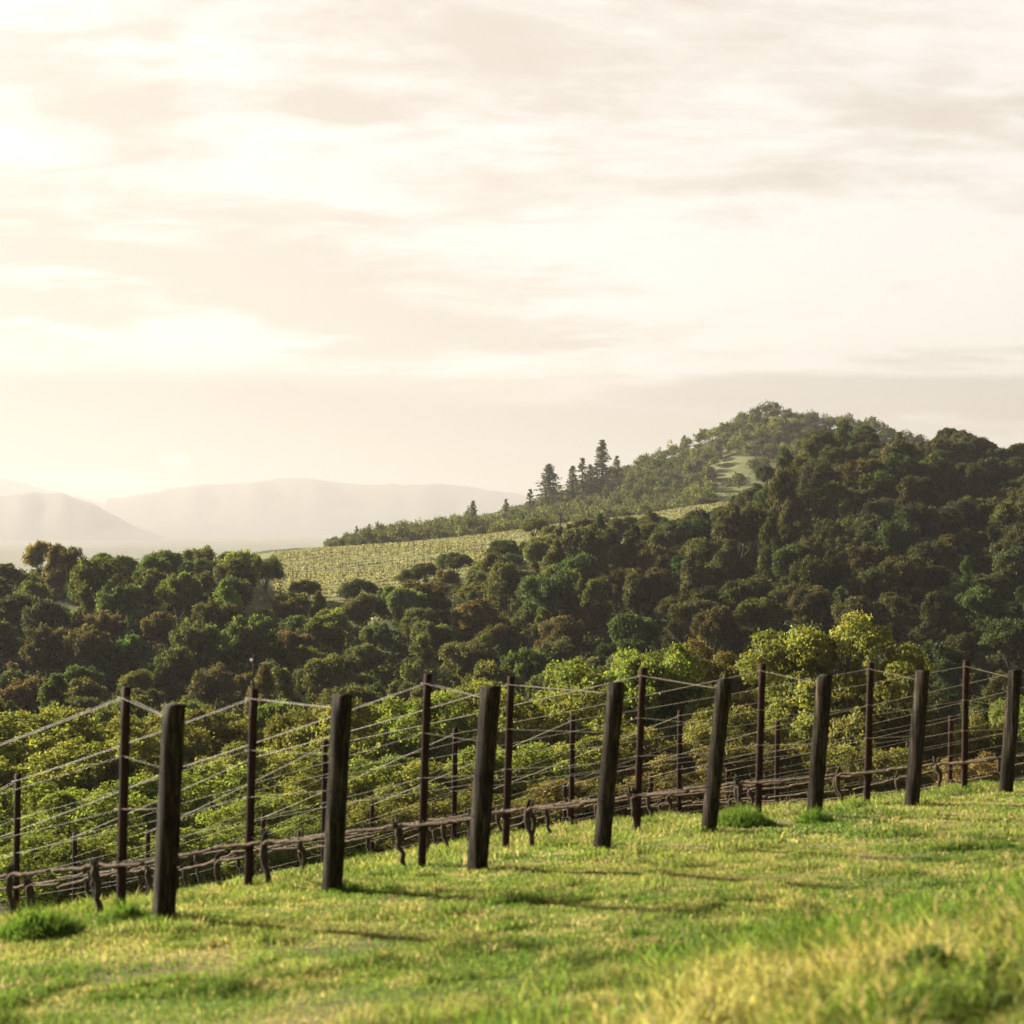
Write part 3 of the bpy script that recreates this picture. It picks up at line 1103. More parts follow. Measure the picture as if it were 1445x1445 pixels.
def terrace_grass():
    r = np.random.default_rng(44)
    V, Q, C, n = [], [], [], 0
    pts = []
    for k in range(110000):
        u = r.uniform(385, 1055)
        D0 = 196 + 4.75 * r.integers(0, 52)
        D = D0 + (u - 400) * 0.05 + r.normal(0, 0.55)
        dA = float(np.interp(u, U_A, D_A))
        if D < dA - (44 if u < 600 else 8) or D > 440:
            continue
        pts.append(((u - CX) / F * D, D))
        if len(pts) >= 42000:
            break
    P = np.array([(x, y, ground_z(x, y)) for x, y in pts])
    m = len(P)
    th = r.uniform(0, 6.28, m)
    sd = np.stack([np.cos(th), np.sin(th), 0 * th], 1) * r.uniform(0.07, 0.24, m)[:, None]
    up = np.stack([r.normal(0, .1, m), r.normal(0, .1, m), r.uniform(0.1, 0.36, m)], 1)
    V = np.stack([P - sd - (0, 0, .05), P + sd - (0, 0, .05), P + sd * 0.8 + up, P - sd * 0.7 + up * 1.1], 1).reshape(-1, 3)
    f = np.clip(r.normal(0.55, 0.3, m), 0, 1)[:, None]
    c = np.array((0.105, 0.115, 0.055)) * (1 - f) + np.array((0.215, 0.205, 0.132)) * f
    c = np.where(r.random((m, 1)) < 0.12, np.array((0.10, 0.075, 0.05)), c) * r.uniform(0.75, 1.2, (m, 1))
    C = np.repeat(np.hstack([c, np.ones((m, 1))]), 4, 0)
    me = mesh_np("terrace_grass", V, np.arange(m * 4).reshape(-1, 4), None, M_GRASS, {'col': C})
    tag(obj("terrace_grass", me), "pale dry grass in faint rows on the sunny terrace", "grass", None, 'stuff')


terrace_grass()

# --- bright trees just below the vineyard
near_vars = [make_variant(500 + i, sh, int(nl * 2.4), int(nlf * (3.0 if i == 4 else 2.0)), 0.0165 if i == 4 else 0.0215, h0, 0.04, sp * 0.60, 6, nlimb=22) for i, (sh, nl, nlf, h0, sp) in enumerate(
    [('spread', 26, 15000, 0.25, 0.44), ('round', 22, 13000, 0.2, 0.42), ('spread', 30, 13000, 0.35, 0.42), ('spread', 34, 15000, 0.2, 0.40), ('spread', 28, 14000, 0.5, 0.36)])]
YG, GG, OL, BR, TAN = (0.180, 0.185, 0.052), (0.150, 0.178, 0.046), (0.140, 0.132, 0.042), (0.130, 0.108, 0.044), (0.19, 0.145, 0.06)
NEAR = [  # x, top y, half width px, depth, colour, variant, words
    (55, 1006, 92, 62, YG, 1, "tall yellow-green rounded"), (150, 1032, 80, 58, YG, 0, "yellow-green bushy"), (205, 1010, 58, 70, OL, 3, "olive rounded"),
    (306, 1002, 62, 74, OL, 0, "tall olive dome-shaped"), (375, 1048, 70, 60, YG, 2, "yellow-green open"), (432, 1004, 56, 68, OL, 1, "olive"),
    (522, 988, 74, 66, YG, 0, "bright yellow-green"), (600, 978, 70, 64, GG, 2, "leafy green"), (664, 964, 62, 68, YG, 1, "tall yellow-green"),
    (755, 978, 82, 64, YG, 3, "yellow-green dense"), (828, 962, 66, 70, OL, 0, "olive-green"), (872, 922, 78, 72, GG, 2, "tall fresh green"), (930, 918, 66, 70, GG, 0, "fresh green round-topped"),
    (992, 914, 60, 76, BR, 4, "thin brownish see-through"), (1062, 938, 66, 70, BR, 2, "brown-leaved"), (1172, 880, 96, 66, YG, 4, "tallest airy yellow-green"),
    (1240, 968, 70, 62, OL, 3, "low olive-green"), (1020, 1000, 60, 60, OL, 1, "dense olive"), (1130, 985, 64, 64, YG, 2, "open yellow-green"),
    (1315, 1035, 26, 60, TAN, 1, "small tan-yellow"), (1400, 1010, 40, 66, OL, 3, "small grey-olive"), (1280, 1000, 46, 66, OL, 0, "small olive"), (1450, 985, 50, 74, GG, 1, "small green"),
    (25, 1110, 90, 44, GG, 3, "low leafy green"), (110, 1120, 80, 42, GG, 0, "low dark-hearted green"), (190, 1100, 74, 46, GG, 1, "low dense green"), (285, 1085, 84, 46, GG, 3, "wide low green"),
    (360, 1120, 70, 42, GG, 1, "low fresh green"), (450, 1096, 74, 46, YG, 3, "low yellow-green"), (545, 1062, 82, 48, GG, 0, "broad low green"), (630, 1072, 76, 46, YG, 1, "low rounded yellow-green"),
    (715, 1050, 76, 48, GG, 3, "low leafy green"), (800, 1040, 74, 50, YG, 0, "low yellow-green"), (880, 1026, 74, 52, OL, 1, "low olive"), (960, 1050, 70, 50, BR, 3, "low brownish"),
    (1050, 1046, 72, 50, BR, 1, "low brown scrubby"), (1140, 1052, 72, 50, OL, 0, "low olive scrubby"), (1225, 1050, 66, 52, OL, 3, "low grey-olive"), (1370, 1062, 50, 56, TAN, 0, "low tan scrubby"),
    (-60, 1060, 80, 52, YG, 0, "yellow-green"), (70, 1180, 90, 36, GG, 1, "lowest leafy green"), (200, 1170, 84, 37, GG, 3, "lowest dense green"), (330, 1165, 80, 38, GG, 0, "lowest dark green"),
    (440, 1150, 70, 39, GG, 1, "lowest bright green"), (560, 1125, 76, 41, OL, 3, "lowest olive"), (690, 1115, 74, 42, OL, 0, "lowest olive"), (820, 1095, 74, 44, BR, 1, "lowest brownish"), (930, 1085, 70, 45, BR, 0, "lowest brown"),
]
for (u, yt, hw, D, col, vi, wd) in NEAR:
    X = (u - CX) / F * D
    v = near_vars[vi]
    z0 = ground_z(X, D)
    z1 = EYE - (yt - HY) / F * D
    s = hw / F * D / v['w'] * 1.42
    hz = max((z1 - z0) / v['h'], s * 0.55)
    tall = hz * v['h'] > 5
    k = random.uniform(0.9, 1.1)
    nm, ct = ("young_oak", "tree") if tall else ("shrub", "shrub")
    later(f"{wd} {'tree' if tall else 'shrub'} below the vineyard, {column_phrase(u, 'behind')}", yt, u,
          dict(name=nm, v=v, loc=(X, D, z0 - 0.2), sx=s, sz=hz, color=tuple(c * k for c in col), cat=ct, group="trees and shrubs just below the vineyard", rz=random.uniform(0, 6.28)))
plant_pending()


# ------------------------------------------------------------------ the vineyard: posts, stakes, wires, vines
def lean_vec(px_lean, d):
    """metres of lean at the top, along the row towards the viewer"""
    return px_lean / F * d / 0.684


def rot2(v, a):
    c, s = math.cos(a), math.sin(a)
    return np.array((v[0] * c - v[1] * s, v[0] * s + v[1] * c))


wood_top, steel_top, second_top = [], [], {}
WOOD_WORDS = ["grey weathered, widest and nearest", "square with a chipped top", "dark, leaning, with a pale tag near its top", "dark leaning", "thin-looking dark brown", "weathered, with long grass round its foot", "pale-sided brown", "brown"]
for i in range(11):
    x, y = wood_xy[i]
    z = ground_z(x, y)
    if i < 8:
        lean = lean_vec(WOOD[i][2] - WOOD[i][0], y) * 0.95
        ytop = y - lean * 0.729
        h = EYE - (WOOD[i][3] - HY) / F * ytop - z
    else:
        lean, h = 0.14, 1.9
    e = link(bpy.data.objects.new("wooden_end_post", None))
    e.location = (x, y, z); e.empty_display_size = 0.3
    lab = f"{WOOD_WORDS[i]} wooden end post, {NUM[i]} from the left" if i < 8 else f"wooden end post {['one', 'two', 'three'][i - 8]} rows beyond the eighth one"
    tag(e, lab, "wooden post", "wooden end posts along the edge of the vineyard")
    # square post with knocked-off corners, turned so that two faces show
    ang = math.atan2(RD[1], RD[0]) + R(2) + random.uniform(-.06, .06)
    hw, ch = 0.076 * random.uniform(0.95, 1.06), 0.007
    prof = [(hw, -hw + ch), (hw, hw - ch), (hw - ch, hw), (-hw + ch, hw), (-hw, hw - ch), (-hw, -hw + ch), (-hw + ch, -hw), (hw - ch, -hw)]
    prof = [tuple(rot2(p, ang)) for p in prof]
    sh = (0.684 * lean, -0.729 * lean)
    mb = MB()
    mb.prism(prof, -0.3, h, 12, (sh[0] * 1.1, sh[1] * 1.1), 0.97, 0.0028, 0.022)
    if random.random() < 0.8:      # a split along the grain
        pass
    obj("post", mb.mesh("post", M_WOOD), e)
    for hh in (0.30, 0.52, 0.70):
        wb = MB()
        f = (h * hh + 0.3) / (h + 0.3)
        c = np.array((sh[0] * 1.1 * f, sh[1] * 1.1 * f, h * hh))
        ring = [np.array((p[0] * 1.045, p[1] * 1.045, random.uniform(-.004, .004) + 0.03 * (k / 8))) + c for k, p in enumerate(prof)]
        ring.append(ring[0] + np.array((0, 0, 0.035)))
        wb.tube(ring, 0.002, 5)
        obj("wire_wrap", wb.mesh("wire_wrap", M_RUST), e)
    if i == 2:
        tb = MB()
        n2 = rot2((1, 0), ang - math.pi / 2)
        cc = np.array((sh[0], sh[1], h - 0.17)) + np.array((n2[0], n2[1], 0)) * hw * 1.06
        tt = np.array((-n2[1], n2[0], 0))
        nn = np.array((n2[0], n2[1], 0)) * 0.004
        q = [cc + tt * sx * 0.045 + np.array((0, 0, sz * 0.014)) + nn * k for k in (0, 1) for sx, sz in ((-1, -1), (1, -1), (1, 1), (-1, 1))]
        tb.add(q, [(0, 1, 2, 3), (4, 5, 6, 7), (0, 1, 5, 4), (1, 2, 6, 5), (2, 3, 7, 6), (3, 0, 4, 7)])
        obj("tag", tb.mesh("tag", M_WHITE), e)
    wood_top.append(np.array((x + sh[0], y + sh[1], z + h)))


def steel_mesh(h, lean):
    """notched U-channel stake"""
    mb = MB()
    a, t, dpt = 0.036, 0.007, 0.030
    prof = [(-a, 0), (a, 0), (a + .012, dpt), (a + .012 - t, dpt), (a - t, t), (-a + t, t), (-a - .012 + t, dpt), (-a - .012, dpt)]
    prof = [tuple(rot2(p, R(-20))) for p in prof]
    mb.prism(prof, -0.3, h, 8, lean)
    return mb.mesh("stake", M_RUST)


def stake(xy, h, lean, label, rod=False):
    x, y = xy
    z = ground_z(x, y)
    e = link(bpy.data.objects.new("steel_stake", None))
    e.location = (x, y, z); e.empty_display_size = 0.3
    tag(e, label, "steel stake", "rusty steel stakes of the vine rows")
    obj("stake", steel_mesh(h, lean), e)
    for f in (0.24, 0.47, 0.70, 0.955):
        cb = MB()
        c = np.array((lean[0] * f, lean[1] * f, h * f))
        cb.tube([c + np.array((-.06, -.012, 0)), c + np.array((0, -.022, .004)), c + np.array((.06, -.012, 0))], 0.005, 5)
        obj("wire_clip", cb.mesh("wire_clip", M_WIRE), e)
    if rod:
        rb = MB()
        rb.tube([(lean[0], lean[1] + .01, h - 0.12), (lean[0] + .012, lean[1] + .01, h + 0.36)], 0.009, 6)
        obj("thin_rod", rb.mesh("thin_rod", M_RUST), e)
        rc = MB()
        rc.tube([(lean[0] - .008, lean[1] + .01, h + 0.29), (lean[0] - .008, lean[1] + .01, h + 0.315)], 0.014, 8)
        obj("cap", rc.mesh("cap", M_WHITE), e)  # small white disc on the rod, just below its tip
    return np.array((x + lean[0], y + lean[1], z + h)), z


ROWN = [f"{n} wooden post's row" for n in NUM] + ["row just past the eighth wooden post", "second row past the eighth wooden post", "third row past the eighth wooden post"]
for i in range(11):
    x, y = steel_xy[i]
    if i < 8:
        z = ground_z(x, y)
        ln = (STEEL[i][2] - STEEL[i][0]) / F * y
        h = EYE - (STEEL[i][3] - HY) / F * y - z
    else:
        ln, h = 0.05, 2.05
    tp, _z = stake((x, y), h, (ln, 0.02), f"{'tall rusty steel stake nearest the wooden post' if i < 8 else 'rusty steel stake heading the vines'} in the {ROWN[i]}", rod=(i == 1))
    steel_top.append(tp)
third_top = {}
for i, xy in second_xy.items():
    z = ground_z(*xy)
    h = EYE - (SECOND[i][1] - HY) / F * xy[1] - z if i in SECOND else 2.0
    h = min(max(h, 1.7), 2.2)
    second_top[i], _z = stake(xy, h, (0.03, 0.01), f"rusty steel stake further down the slope in the {ROWN[i]}")
for i in second_xy:
    xy = second_xy[i] + RD * 5.8
    third_top[i], _z = stake(xy, 1.45, (0.0, 0.01), f"dark steel stake deepest among the foliage in the {ROWN[i]}")

WIRES = [(0.955, 0.03, "top"), (0.955, -0.03, "top"), (0.70, 0.0, "upper"), (0.47, 0.0, "middle"), (0.24, 0.0, "fruiting")]


def run_wire(i):
    for (f, off, wn) in WIRES:
        side = np.array((RN[0] * off, RN[1] * off, 0))
        pts = []
        stations = [(wood_xy[i], wood_top[i], {0.955: 0.93, 0.70: 0.70, 0.47: 0.52, 0.24: 0.30}[f])]
        stations.append((steel_xy[i], steel_top[i], f))
        stations.append((second_xy[i], second_top[i], f))
        stations.append((second_xy[i] + RD * 5.8, third_top[i], f))
        for k, (xy, tp, ff) in enumerate(stations):
            b = np.array((xy[0], xy[1], ground_z(*xy)))
            p = b + (tp - b) * ff + side * (0.3 if k == 0 else 1)
            if pts:
                q = pts[-1]
                for s in range(1, 8):
                    g = s / 8
                    pts.append(q + (p - q) * g - np.array((0, 0, 0.015 * np.linalg.norm(p - q) / 6 * 4 * g * (1 - g))) )
            pts.append(p)
        mb = MB()
        mb.tube(pts, 0.0026 if wn == "top" else 0.0018, 6)
        pair = "" if off == 0 else (" far side," if off > 0 else " near side,")
        tag(obj("trellis_wire", mb.mesh("trellis_wire", M_WIRE, True)), f"{wn} trellis wire,{pair} strung along the {ROWN[i]}", "wire", "trellis wires of the vine rows")


for i in range(11):
    run_wire(i)


# pruned vines with their canes tied down along the fruiting wire
def vine_variant(seed):
    r = random.Random(seed)
    tb = MB()
    H = 0.47
    pts = [(r.uniform(-.02, .02) + 0.025 * math.sin(k * 1.3 + seed), r.uniform(-.02, .02), -0.12 + (H + 0.13) * k / 8) for k in range(9)]
    pts[-1] = (0, 0, H + 0.02)
    tb.tube(pts, [0.044, 0.036, 0.029, 0.032, 0.027, 0.030, 0.034, 0.044, 0.028], 8)
    for k in range(4):          # knobbly old head with pruned stubs
        a = r.uniform(0, 6.28)
        s = np.array((0, 0, H - r.uniform(0.0, 0.08)))
        e = s + np.array((math.cos(a) * 0.07, math.sin(a) * 0.05, r.uniform(0.07, 0.2)))
        tb.tube([s, (s + e) / 2 + np.array((0.012, 0, 0)), e], [0.026, 0.02, 0.013], 6)
    canes = []
    for sgn in (-1, 1):
        cb = MB()
        n = 12
        L = r.uniform(0.92, 1.0)
        p = [(sgn * L * k / n, r.uniform(-.006, .006), H + (0.02 * math.sin(min(1, k / 3) * 3.14) if k < 4 else 0) + r.uniform(-.005, .005)) for k in range(n + 1)]
        cb.tube(p, [0.021 - 0.006 * k / n + (0.003 if k % 2 else 0) for k in range(n + 1)], 7)
        for k in range(2, n, 2):
            if r.random() < 0.55:
                q = np.array(p[k])
                cb.tube([q, q + np.array((r.uniform(-.02, .02), r.uniform(-.02, .02), r.uniform(.025, .07)))], [0.010, 0.006], 5)
        canes.append(cb.mesh("cane", M_CANE, True))
    return tb.mesh("vine_trunk", M_VTRUNK, True), canes


vines = [vine_variant(s) for s in range(5)]
ORD = ["first", "second", "third", "fourth", "fifth", "sixth", "seventh", "eighth", "ninth"]
for i in range(11):
    t_end = float(np.dot(second_xy[i] - wood_xy[i], RD)) + 4.5
    t, k = 1.05 + random.uniform(0, 0.15), 0
    while t < t_end and k < 9:
        p = wood_xy[i] + RD * t
        z = ground_z(*p)
        q1, q0 = p + RD * 0.9, p - RD * 0.9
        slope = (ground_z(*q1) - ground_z(*q0)) / 1.8
        tm, cm_ = vines[random.randrange(5)]
        e = link(bpy.data.objects.new("grapevine", None)); e.empty_display_size = 0.2
        e.location = (p[0], p[1], z)
        e.rotation_euler = (0, -math.atan(slope), math.atan2(RD[1], RD[0]))
        tag(e, f"pruned grapevine with tied canes, {ORD[k]} along the {ROWN[i]}", "grapevine", "pruned grapevines in the rows")
        o = bpy.data.objects.new("vine_trunk", tm); link(o); o.parent = e
        for c in cm_:
            o = bpy.data.objects.new("cane", c); link(o); o.parent = e
        t += 1.88 + random.uniform(-.06, .06)
        k += 1


# ------------------------------------------------------------------ grass
def blades(base, h, w, lean, col, tipcol, seed, bend=0.5):
    """grass blades: a quad and a tip triangle each"""
    r = np.random.default_rng(seed)
    n = len(base)
    th = r.uniform(0, 2 * np.pi, n)
    side = np.stack([np.cos(th), np.sin(th), np.zeros(n)], 1)
    la = r.uniform(0, 2 * np.pi, n)
    ldir = np.stack([np.cos(la), np.sin(la), np.zeros(n)], 1)
    up = np.array((0, 0, 1.0))
    h = h[:, None]; w = w[:, None]; lean = lean[:, None]
    mid = base + up * h * 0.55 + ldir * h * lean * 0.35
    tip = base + up * h * (1 - 0.4 * np.clip(lean, 0, 1)) + ldir * h * lean * (0.9 + bend * 0.3)
    V = np.stack([base - side * w, base + side * w, mid + side * w * 0.8, mid - side * w * 0.8, tip], 1).reshape(-1, 3)
    i = np.arange(n)[:, None] * 5
    Q = i + np.array([[0, 1, 2, 3]]); T = i + np.array([[3, 2, 4]])
    one = np.ones((n, 1))
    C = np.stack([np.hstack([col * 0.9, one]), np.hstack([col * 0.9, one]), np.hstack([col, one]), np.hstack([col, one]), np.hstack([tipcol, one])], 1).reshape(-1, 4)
    return V, Q, T, C


def scatter(n, d0, d1, seed, umin=-40, umax=1485):
    r = np.random.default_rng(seed)
    d = np.sqrt(r.uniform(d0 ** 2, d1 ** 2, n))
    u = r.uniform(umin, umax, n)
    return np.stack([(u - CX) / F * d, d], 1)


def lift(xy):
    return np.column_stack([xy, near_z(xy[:, 0], xy[:, 1])])


def past_posts(xy):
    return (xy[:, 0] - wood_xy[0][0]) * RD[0] + (xy[:, 1] - wood_xy[0][1]) * RD[1]


G1, G2, G3 = np.array((0.095, 0.170, 0.036)), np.array((0.225, 0.270, 0.078)), np.array((0.42, 0.365, 0.21))


def lawn_colour(xy, seed):
    r = np.random.default_rng(seed)
    n = fbm(xy[:, 0] * 0.9 + 9, xy[:, 1] * 0.9 + 3, 31)
    n2 = fbm(xy[:, 0] * 3.1 + 2, xy[:, 1] * 3.1 + 8, 61)
    f = np.clip(sstep(0.32, 0.66, 0.6 * n + 0.4 * n2 + r.normal(0, 0.09, len(xy))), 0, 1)[:, None]
    c = G1 * (1 - f) + G2 * f
    dk = sstep(0.56, 0.70, fbm(xy[:, 0] * 1.3 + 5, xy[:, 1] * 2.6 + 7, 93))[:, None]
    c = c * (1 - 0.28 * dk)
    dry = (r.random(len(xy)) < (0.08 + 0.40 * sstep(0.47, 0.68, n2)))[:, None]
    c = np.where(dry, G3 * r.uniform(0.65, 1.1, (len(xy), 1)), c)
    return c * r.uniform(0.75, 1.25, (len(xy), 1))


def build_lawn():
    packs = []
    for (n, d0, d1, hs, ws, sd) in [(130000, 3.0, 9.5, 0.045, 0.0026, 1), (240000, 9.0, 15.0, 0.045, 0.0036, 2), (240000, 14.5, 26.0, 0.048, 0.0055, 3)]:
        xy = scatter(n, d0, d1, sd)
        s = past_posts(xy)
        m = fbm(xy[:, 0] * 0.9, xy[:, 1] * 1.9, 77)            # bare soil patches
        clump = fbm(xy[:, 0] * 2.2 + 30, xy[:, 1] * 2.2 + 60, 91)
        r = np.random.default_rng(sd + 50)
        keep = (s < 7.5) & (r.random(n) > 0.6 * sstep(0.59, 0.70, m)) & (r.random(n) < 0.5 + 1.0 * sstep(0.3, 0.6, clump))
        xy, s, clump = xy[keep], s[keep], clump[keep]
        k = len(xy)
        rough = 0.75 + 1.3 * sstep(-0.3, 1.6, s) + 1.9 * sstep(0.55, 0.75, clump) + 0.6 * sstep(0.56, 0.70, fbm(xy[:, 0] * 1.3 + 5, xy[:, 1] * 2.6 + 7, 93))
        h = hs * rough * r.uniform(0.45, 1.3, k)
        c = lawn_colour(xy, sd + 80)
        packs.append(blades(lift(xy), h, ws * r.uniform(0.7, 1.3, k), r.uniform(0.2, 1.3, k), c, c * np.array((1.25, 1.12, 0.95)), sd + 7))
    return merge("grass", packs, "mown lawn of green and straw-coloured grass beside the end posts")


def merge(name, packs, label, kind='stuff', cat='grass'):
    Vs, Qs, Ts, Cs, n = [], [], [], [], 0
    for V, Q, T, C in packs:
        Vs.append(V); Cs.append(C)
        if len(Q): Qs.append(Q + n)
        if len(T): Ts.append(T + n)
        n += len(V)
    me = mesh_np(name, np.concatenate(Vs), np.concatenate(Qs), np.concatenate(Ts), M_GRASS, {'col': np.concatenate(Cs)})
    o = obj(name, me)
    return tag(o, label, cat, None, kind)


build_lawn()


def tall_edge(u):
    """photo row above which the tall grass's feet stay"""
    return np.interp(u, [300, 480, 620, 760, 900, 1060, 1250, 1445, 1600], [1570, 1490, 1440, 1400, 1350, 1280, 1245, 1215, 1205])


def build_tall():
    packs, heads = [], []
    r = np.random.default_rng(71)
    xy = scatter(130000, 2.6, 12.5, 70, 250, 1560)
    b = lift(xy)
    u = CX + F * b[:, 0] / b[:, 1]; y = HY - F * (b[:, 2] - EYE) / b[:, 1]
    inside = sstep(-30, 190, y - tall_edge(u) + 40 * (fbm(b[:, 0] * 1.5, b[:, 1] * 1.5, 66) - 0.5))
    clump = fbm(b[:, 0] * 2.0 + 3, b[:, 1] * 2.0 + 5, 67)
    gapm = sstep(0.62, 0.70, fbm(b[:, 0] * 0.9 + 17, b[:, 1] * 0.9 + 2, 68))
    keep = (r.random(len(xy)) < inside * (0.15 + 0.95 * sstep(0.3, 0.6, clump)) * (1 - 0.9 * gapm) * np.clip(9 / b[:, 1], 0, 1))
    b, ins, cl = b[keep], inside[keep], clump[keep]
    n = len(b)
    h = (0.07 + (0.05 + 0.24 * ins) * sstep(0.25, 0.7, cl)) * r.uniform(0.55, 1.25, n)
    gold = sstep(0.40, 0.75, fbm(b[:, 0] * 1.1 + 70, b[:, 1] * 1.1 + 20, 69) + r.normal(0, 0.10, n) + 0.40 * sstep(0.3, 1.0, ins) - 0.20)[:, None]
    c = np.array((0.120, 0.205, 0.036)) * (1 - gold) + np.array((0.40, 0.385, 0.155)) * gold
    c = c * r.uniform(0.75, 1.2, (n, 1))
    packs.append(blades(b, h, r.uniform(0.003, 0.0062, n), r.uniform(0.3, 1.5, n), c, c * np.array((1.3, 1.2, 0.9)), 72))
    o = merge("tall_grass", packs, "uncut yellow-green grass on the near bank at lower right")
    # seed heads: bristly spindles on thin stalks
    pick = np.where((gold[:, 0] > 0.5) & (ins > 0.8) & (h > 0.13))[0]
    pick = r.choice(pick, min(len(pick), 420), replace=False)
    V, Q, T, C, nv = [], [], [], [], 0
    for j in pick:
        p = b[j]; hh = h[j] * r.uniform(0.95, 1.25)
        lean = np.array((r.normal(0.15, 0.38), r.normal(-0.05, 0.38), 1.0)); lean /= np.linalg.norm(lean)
        top = p + lean * hh
        L = r.uniform(0.045, 0.10); W = r.uniform(0.004, 0.008)
        cc = np.array((0.34, 0.285, 0.14)) * r.uniform(0.75, 1.2)
        a = np.cross(lean, (r.normal(), r.normal(), 0.1)); a /= np.linalg.norm(a)
        bb = np.cross(lean, a)
        V += [p + a * 0.0015, p - a * 0.0015, top - a * 0.0015, top + a * 0.0015]
        Q.append((nv, nv + 1, nv + 2, nv + 3)); C += [(*(cc * np.array((0.5, 0.62, 0.35))), 1)] * 4; nv += 4
        m = 12
        for q in range(m):                       # spikelets with awns
            f = q / m
            s0 = top + lean * L * f
            ang = q * 2.4
            o_ = a * math.cos(ang) + bb * math.sin(ang)
            w_ = W * (0.55 + math.sin(3.14 * (0.15 + 0.8 * f)))
            tip = s0 + lean * L * 0.42 + o_ * w_ * 2.0
            e_ = np.cross(o_, lean)
            V += [s0 - e_ * w_ * 0.5, s0 + e_ * w_ * 0.5, s0 + o_ * w_ + lean * L * 0.12 + e_ * w_ * 0.4, s0 + o_ * w_ + lean * L * 0.12 - e_ * w_ * 0.4, tip]
            Q.append((nv, nv + 1, nv + 2, nv + 3)); T.append((nv + 3, nv + 2, nv + 4))
            C += [(*(cc * r.uniform(0.85, 1.15)), 1)] * 5; nv += 5
    merge("seed_grass", [(np.array(V), np.array(Q), np.array(T), np.array(C))], "golden seed heads standing in the near uncut grass")


build_tall()


def tuft(x, y, rad, n, h, col, label, seed):
    r = np.random.default_rng(seed)
    rad, n = rad * 1.15, int(n * 1.2)
    a = r.uniform(0, 6.283, n); q = rad * np.sqrt(r.random(n))
    xy = np.stack([x + q * np.cos(a), y + q * np.sin(a)], 1)
    b = lift(xy)
    fall = 1 - 0.85 * (q / rad) ** 1.2
    base = np.array((x, y, float(near_z(x, y))))
    c = np.array(col) * r.uniform(0.7, 1.25, (n, 1))
    V, Q, T, C = blades(b - base, h * fall * r.uniform(0.6, 1.2, n), r.uniform(0.004, 0.008, n), r.uniform(0.15, 0.9, n), c, c * np.array((1.25, 1.15, 0.9)), seed + 1)
    me = mesh_np("grass_tuft", V, Q, T, M_GRASS, {'col': C})
    o = obj("grass_tuft", me, None, tuple(base))
    tag(o, label, "grass tuft", "lush grass tufts along the posts")


def at_ground(u, y):
    """walk down the sight line through a photo pixel to the near ground"""
    d = 3.0
    while d < 40:
        X = (u - CX) / F * d
        if float(near_z(X, d)) >= EYE - (y - HY) / F * d:
            break
        d += 0.05
    return X, d


for (u, y, rad, n, h, col, lab) in [
        (52, 1318, 0.34, 1100, 0.34, (0.085, 0.150, 0.030), "large lush green tuft left of the first wooden post"),
        (178, 1300, 0.20, 420, 0.28, (0.085, 0.150, 0.030), "green tuft round the foot of the first steel stake"),
        (120, 1296, 0.22, 380, 0.22, (0.14, 0.20, 0.045), "small tuft beyond the big one, left of the first steel stake"),
        (1046, 1166, 0.38, 1700, 0.36, (0.085, 0.150, 0.030), "dense dark green mound of grass right of the fifth wooden post"),
        (1148, 1160, 0.22, 620, 0.26, (0.085, 0.150, 0.030), "dark green tuft hugging the foot of the sixth wooden post"),
        (920, 1166, 0.26, 480, 0.24, (0.14, 0.20, 0.045), "light green tuft beside the fifth steel stake"),
        (1205, 1142, 0.28, 520, 0.28, (0.14, 0.20, 0.045), "fresh green tuft left of the seventh steel stake"),
        (1340, 1122, 0.42, 700, 0.26, (0.14, 0.20, 0.045), "wide light tuft between the seventh wooden post and the last stake"),
        (1385, 1112, 0.34, 500, 0.26, (0.14, 0.20, 0.045), "bright tuft just left of the eighth wooden post"),
        (358, 1258, 0.22, 360, 0.20, (0.14, 0.20, 0.045), "small tuft at the foot of the second steel stake"),
        (625, 1214, 0.34, 560, 0.22, (0.14, 0.20, 0.045), "soft green tuft between the third steel stake and third wooden post"),
        (490, 1258, 0.24, 420, 0.15, (0.085, 0.150, 0.030), "dark tuft right of the second wooden post's foot"),
        (215, 1306, 0.16, 300, 0.13, (0.085, 0.150, 0.030), "short dark tuft at the foot of the first wooden post")]:
    X, d = at_ground(u, y)
    tuft(X, d, rad, n, h, col, lab, int(u))


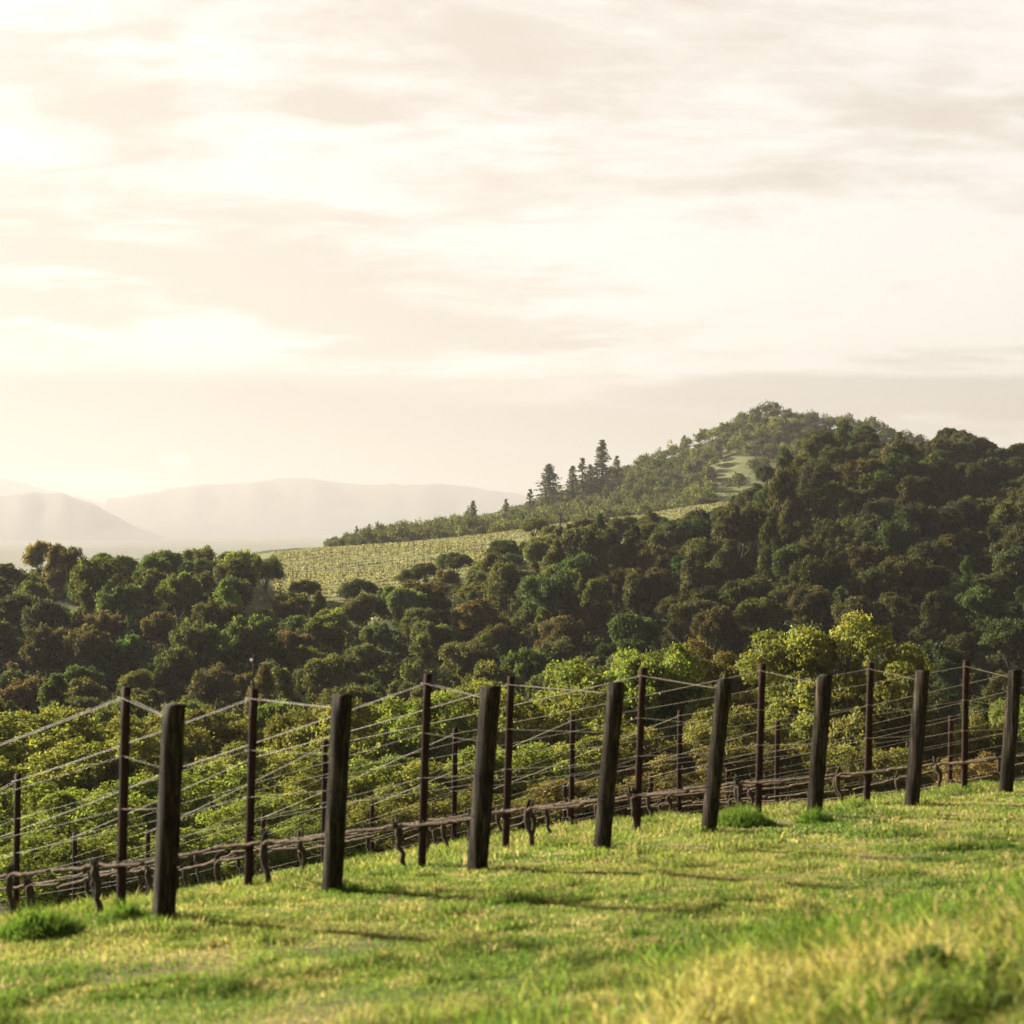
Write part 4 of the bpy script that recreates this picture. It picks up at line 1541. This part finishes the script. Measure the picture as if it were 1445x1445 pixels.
# dark broad-leaved weeds in the tall grass
def weed(u, y, s, label, seed):
    X, d = at_ground(u, y)
    lobes = [(r_, t_, z_, 0.34, 0.8) for (r_, t_, z_) in [(0, 0, .45), (.35, .1, .3), (-.35, .05, .32), (.1, .3, .38), (-.1, -.3, .3), (.3, -.25, .25)]]
    V, Q, C = leaf_cloud(lobes, 1500, 0.06, seed=seed, spray=3)
    me = mesh_np("foliage", V * s, Q, None, M_LEAF, {'col': C})
    mb = MB()
    for lb in lobes:
        mb.tube([(0, 0, -0.05 * s), (lb[0] * s * .5, lb[1] * s * .5, lb[2] * s * .6), (lb[0] * s, lb[1] * s, lb[2] * s)], [0.012 * s, 0.01 * s, 0.006 * s], 5)
    e = link(bpy.data.objects.new("weed_clump", None)); e.location = (X, d, float(near_z(X, d)))
    tag(e, label, "weed", "weeds in the near grass")
    obj("stems", mb.mesh("stems", M_VTRUNK), e)
    o = obj("foliage", me, e); o.color = (0.06, 0.10, 0.026, 1)


weed(1310, 1395, 0.26, "dark leafy weed clump in the near grass at lower right", 3)
weed(1400, 1405, 0.22, "smaller dark weed clump at the right edge of the near grass", 4)


# ------------------------------------------------------------------ haze
def build_haze():
    x, y0, y1, z0, z1 = 20500, -20500, 20500, -77, 510
    v = [(-x, y0, z0), (x, y0, z0), (x, y1, z0), (-x, y1, z0), (-x, y0, z1), (x, y0, z1), (x, y1, z1), (-x, y1, z1)]
    q = [(0, 3, 2, 1), (4, 5, 6, 7), (0, 1, 5, 4), (1, 2, 6, 5), (2, 3, 7, 6), (3, 0, 4, 7)]
    m = bpy.data.materials.new("haze_air"); m.use_nodes = True
    w = NT(m.node_tree)
    o = w.n('ShaderNodeOutputMaterial')
    p = w.n('ShaderNodeVolumePrincipled')
    p.inputs['Color'].default_value = (0.430, 0.416, 0.408, 1)
    p.inputs['Density'].default_value = HAZE_DENSITY
    p.inputs['Anisotropy'].default_value = HAZE_G
    w.l(p.outputs[0], o.inputs['Volume'])
    me = mesh_np("haze", v, q, None, m)
    return tag(obj("haze", me), kind='stuff')


build_haze()
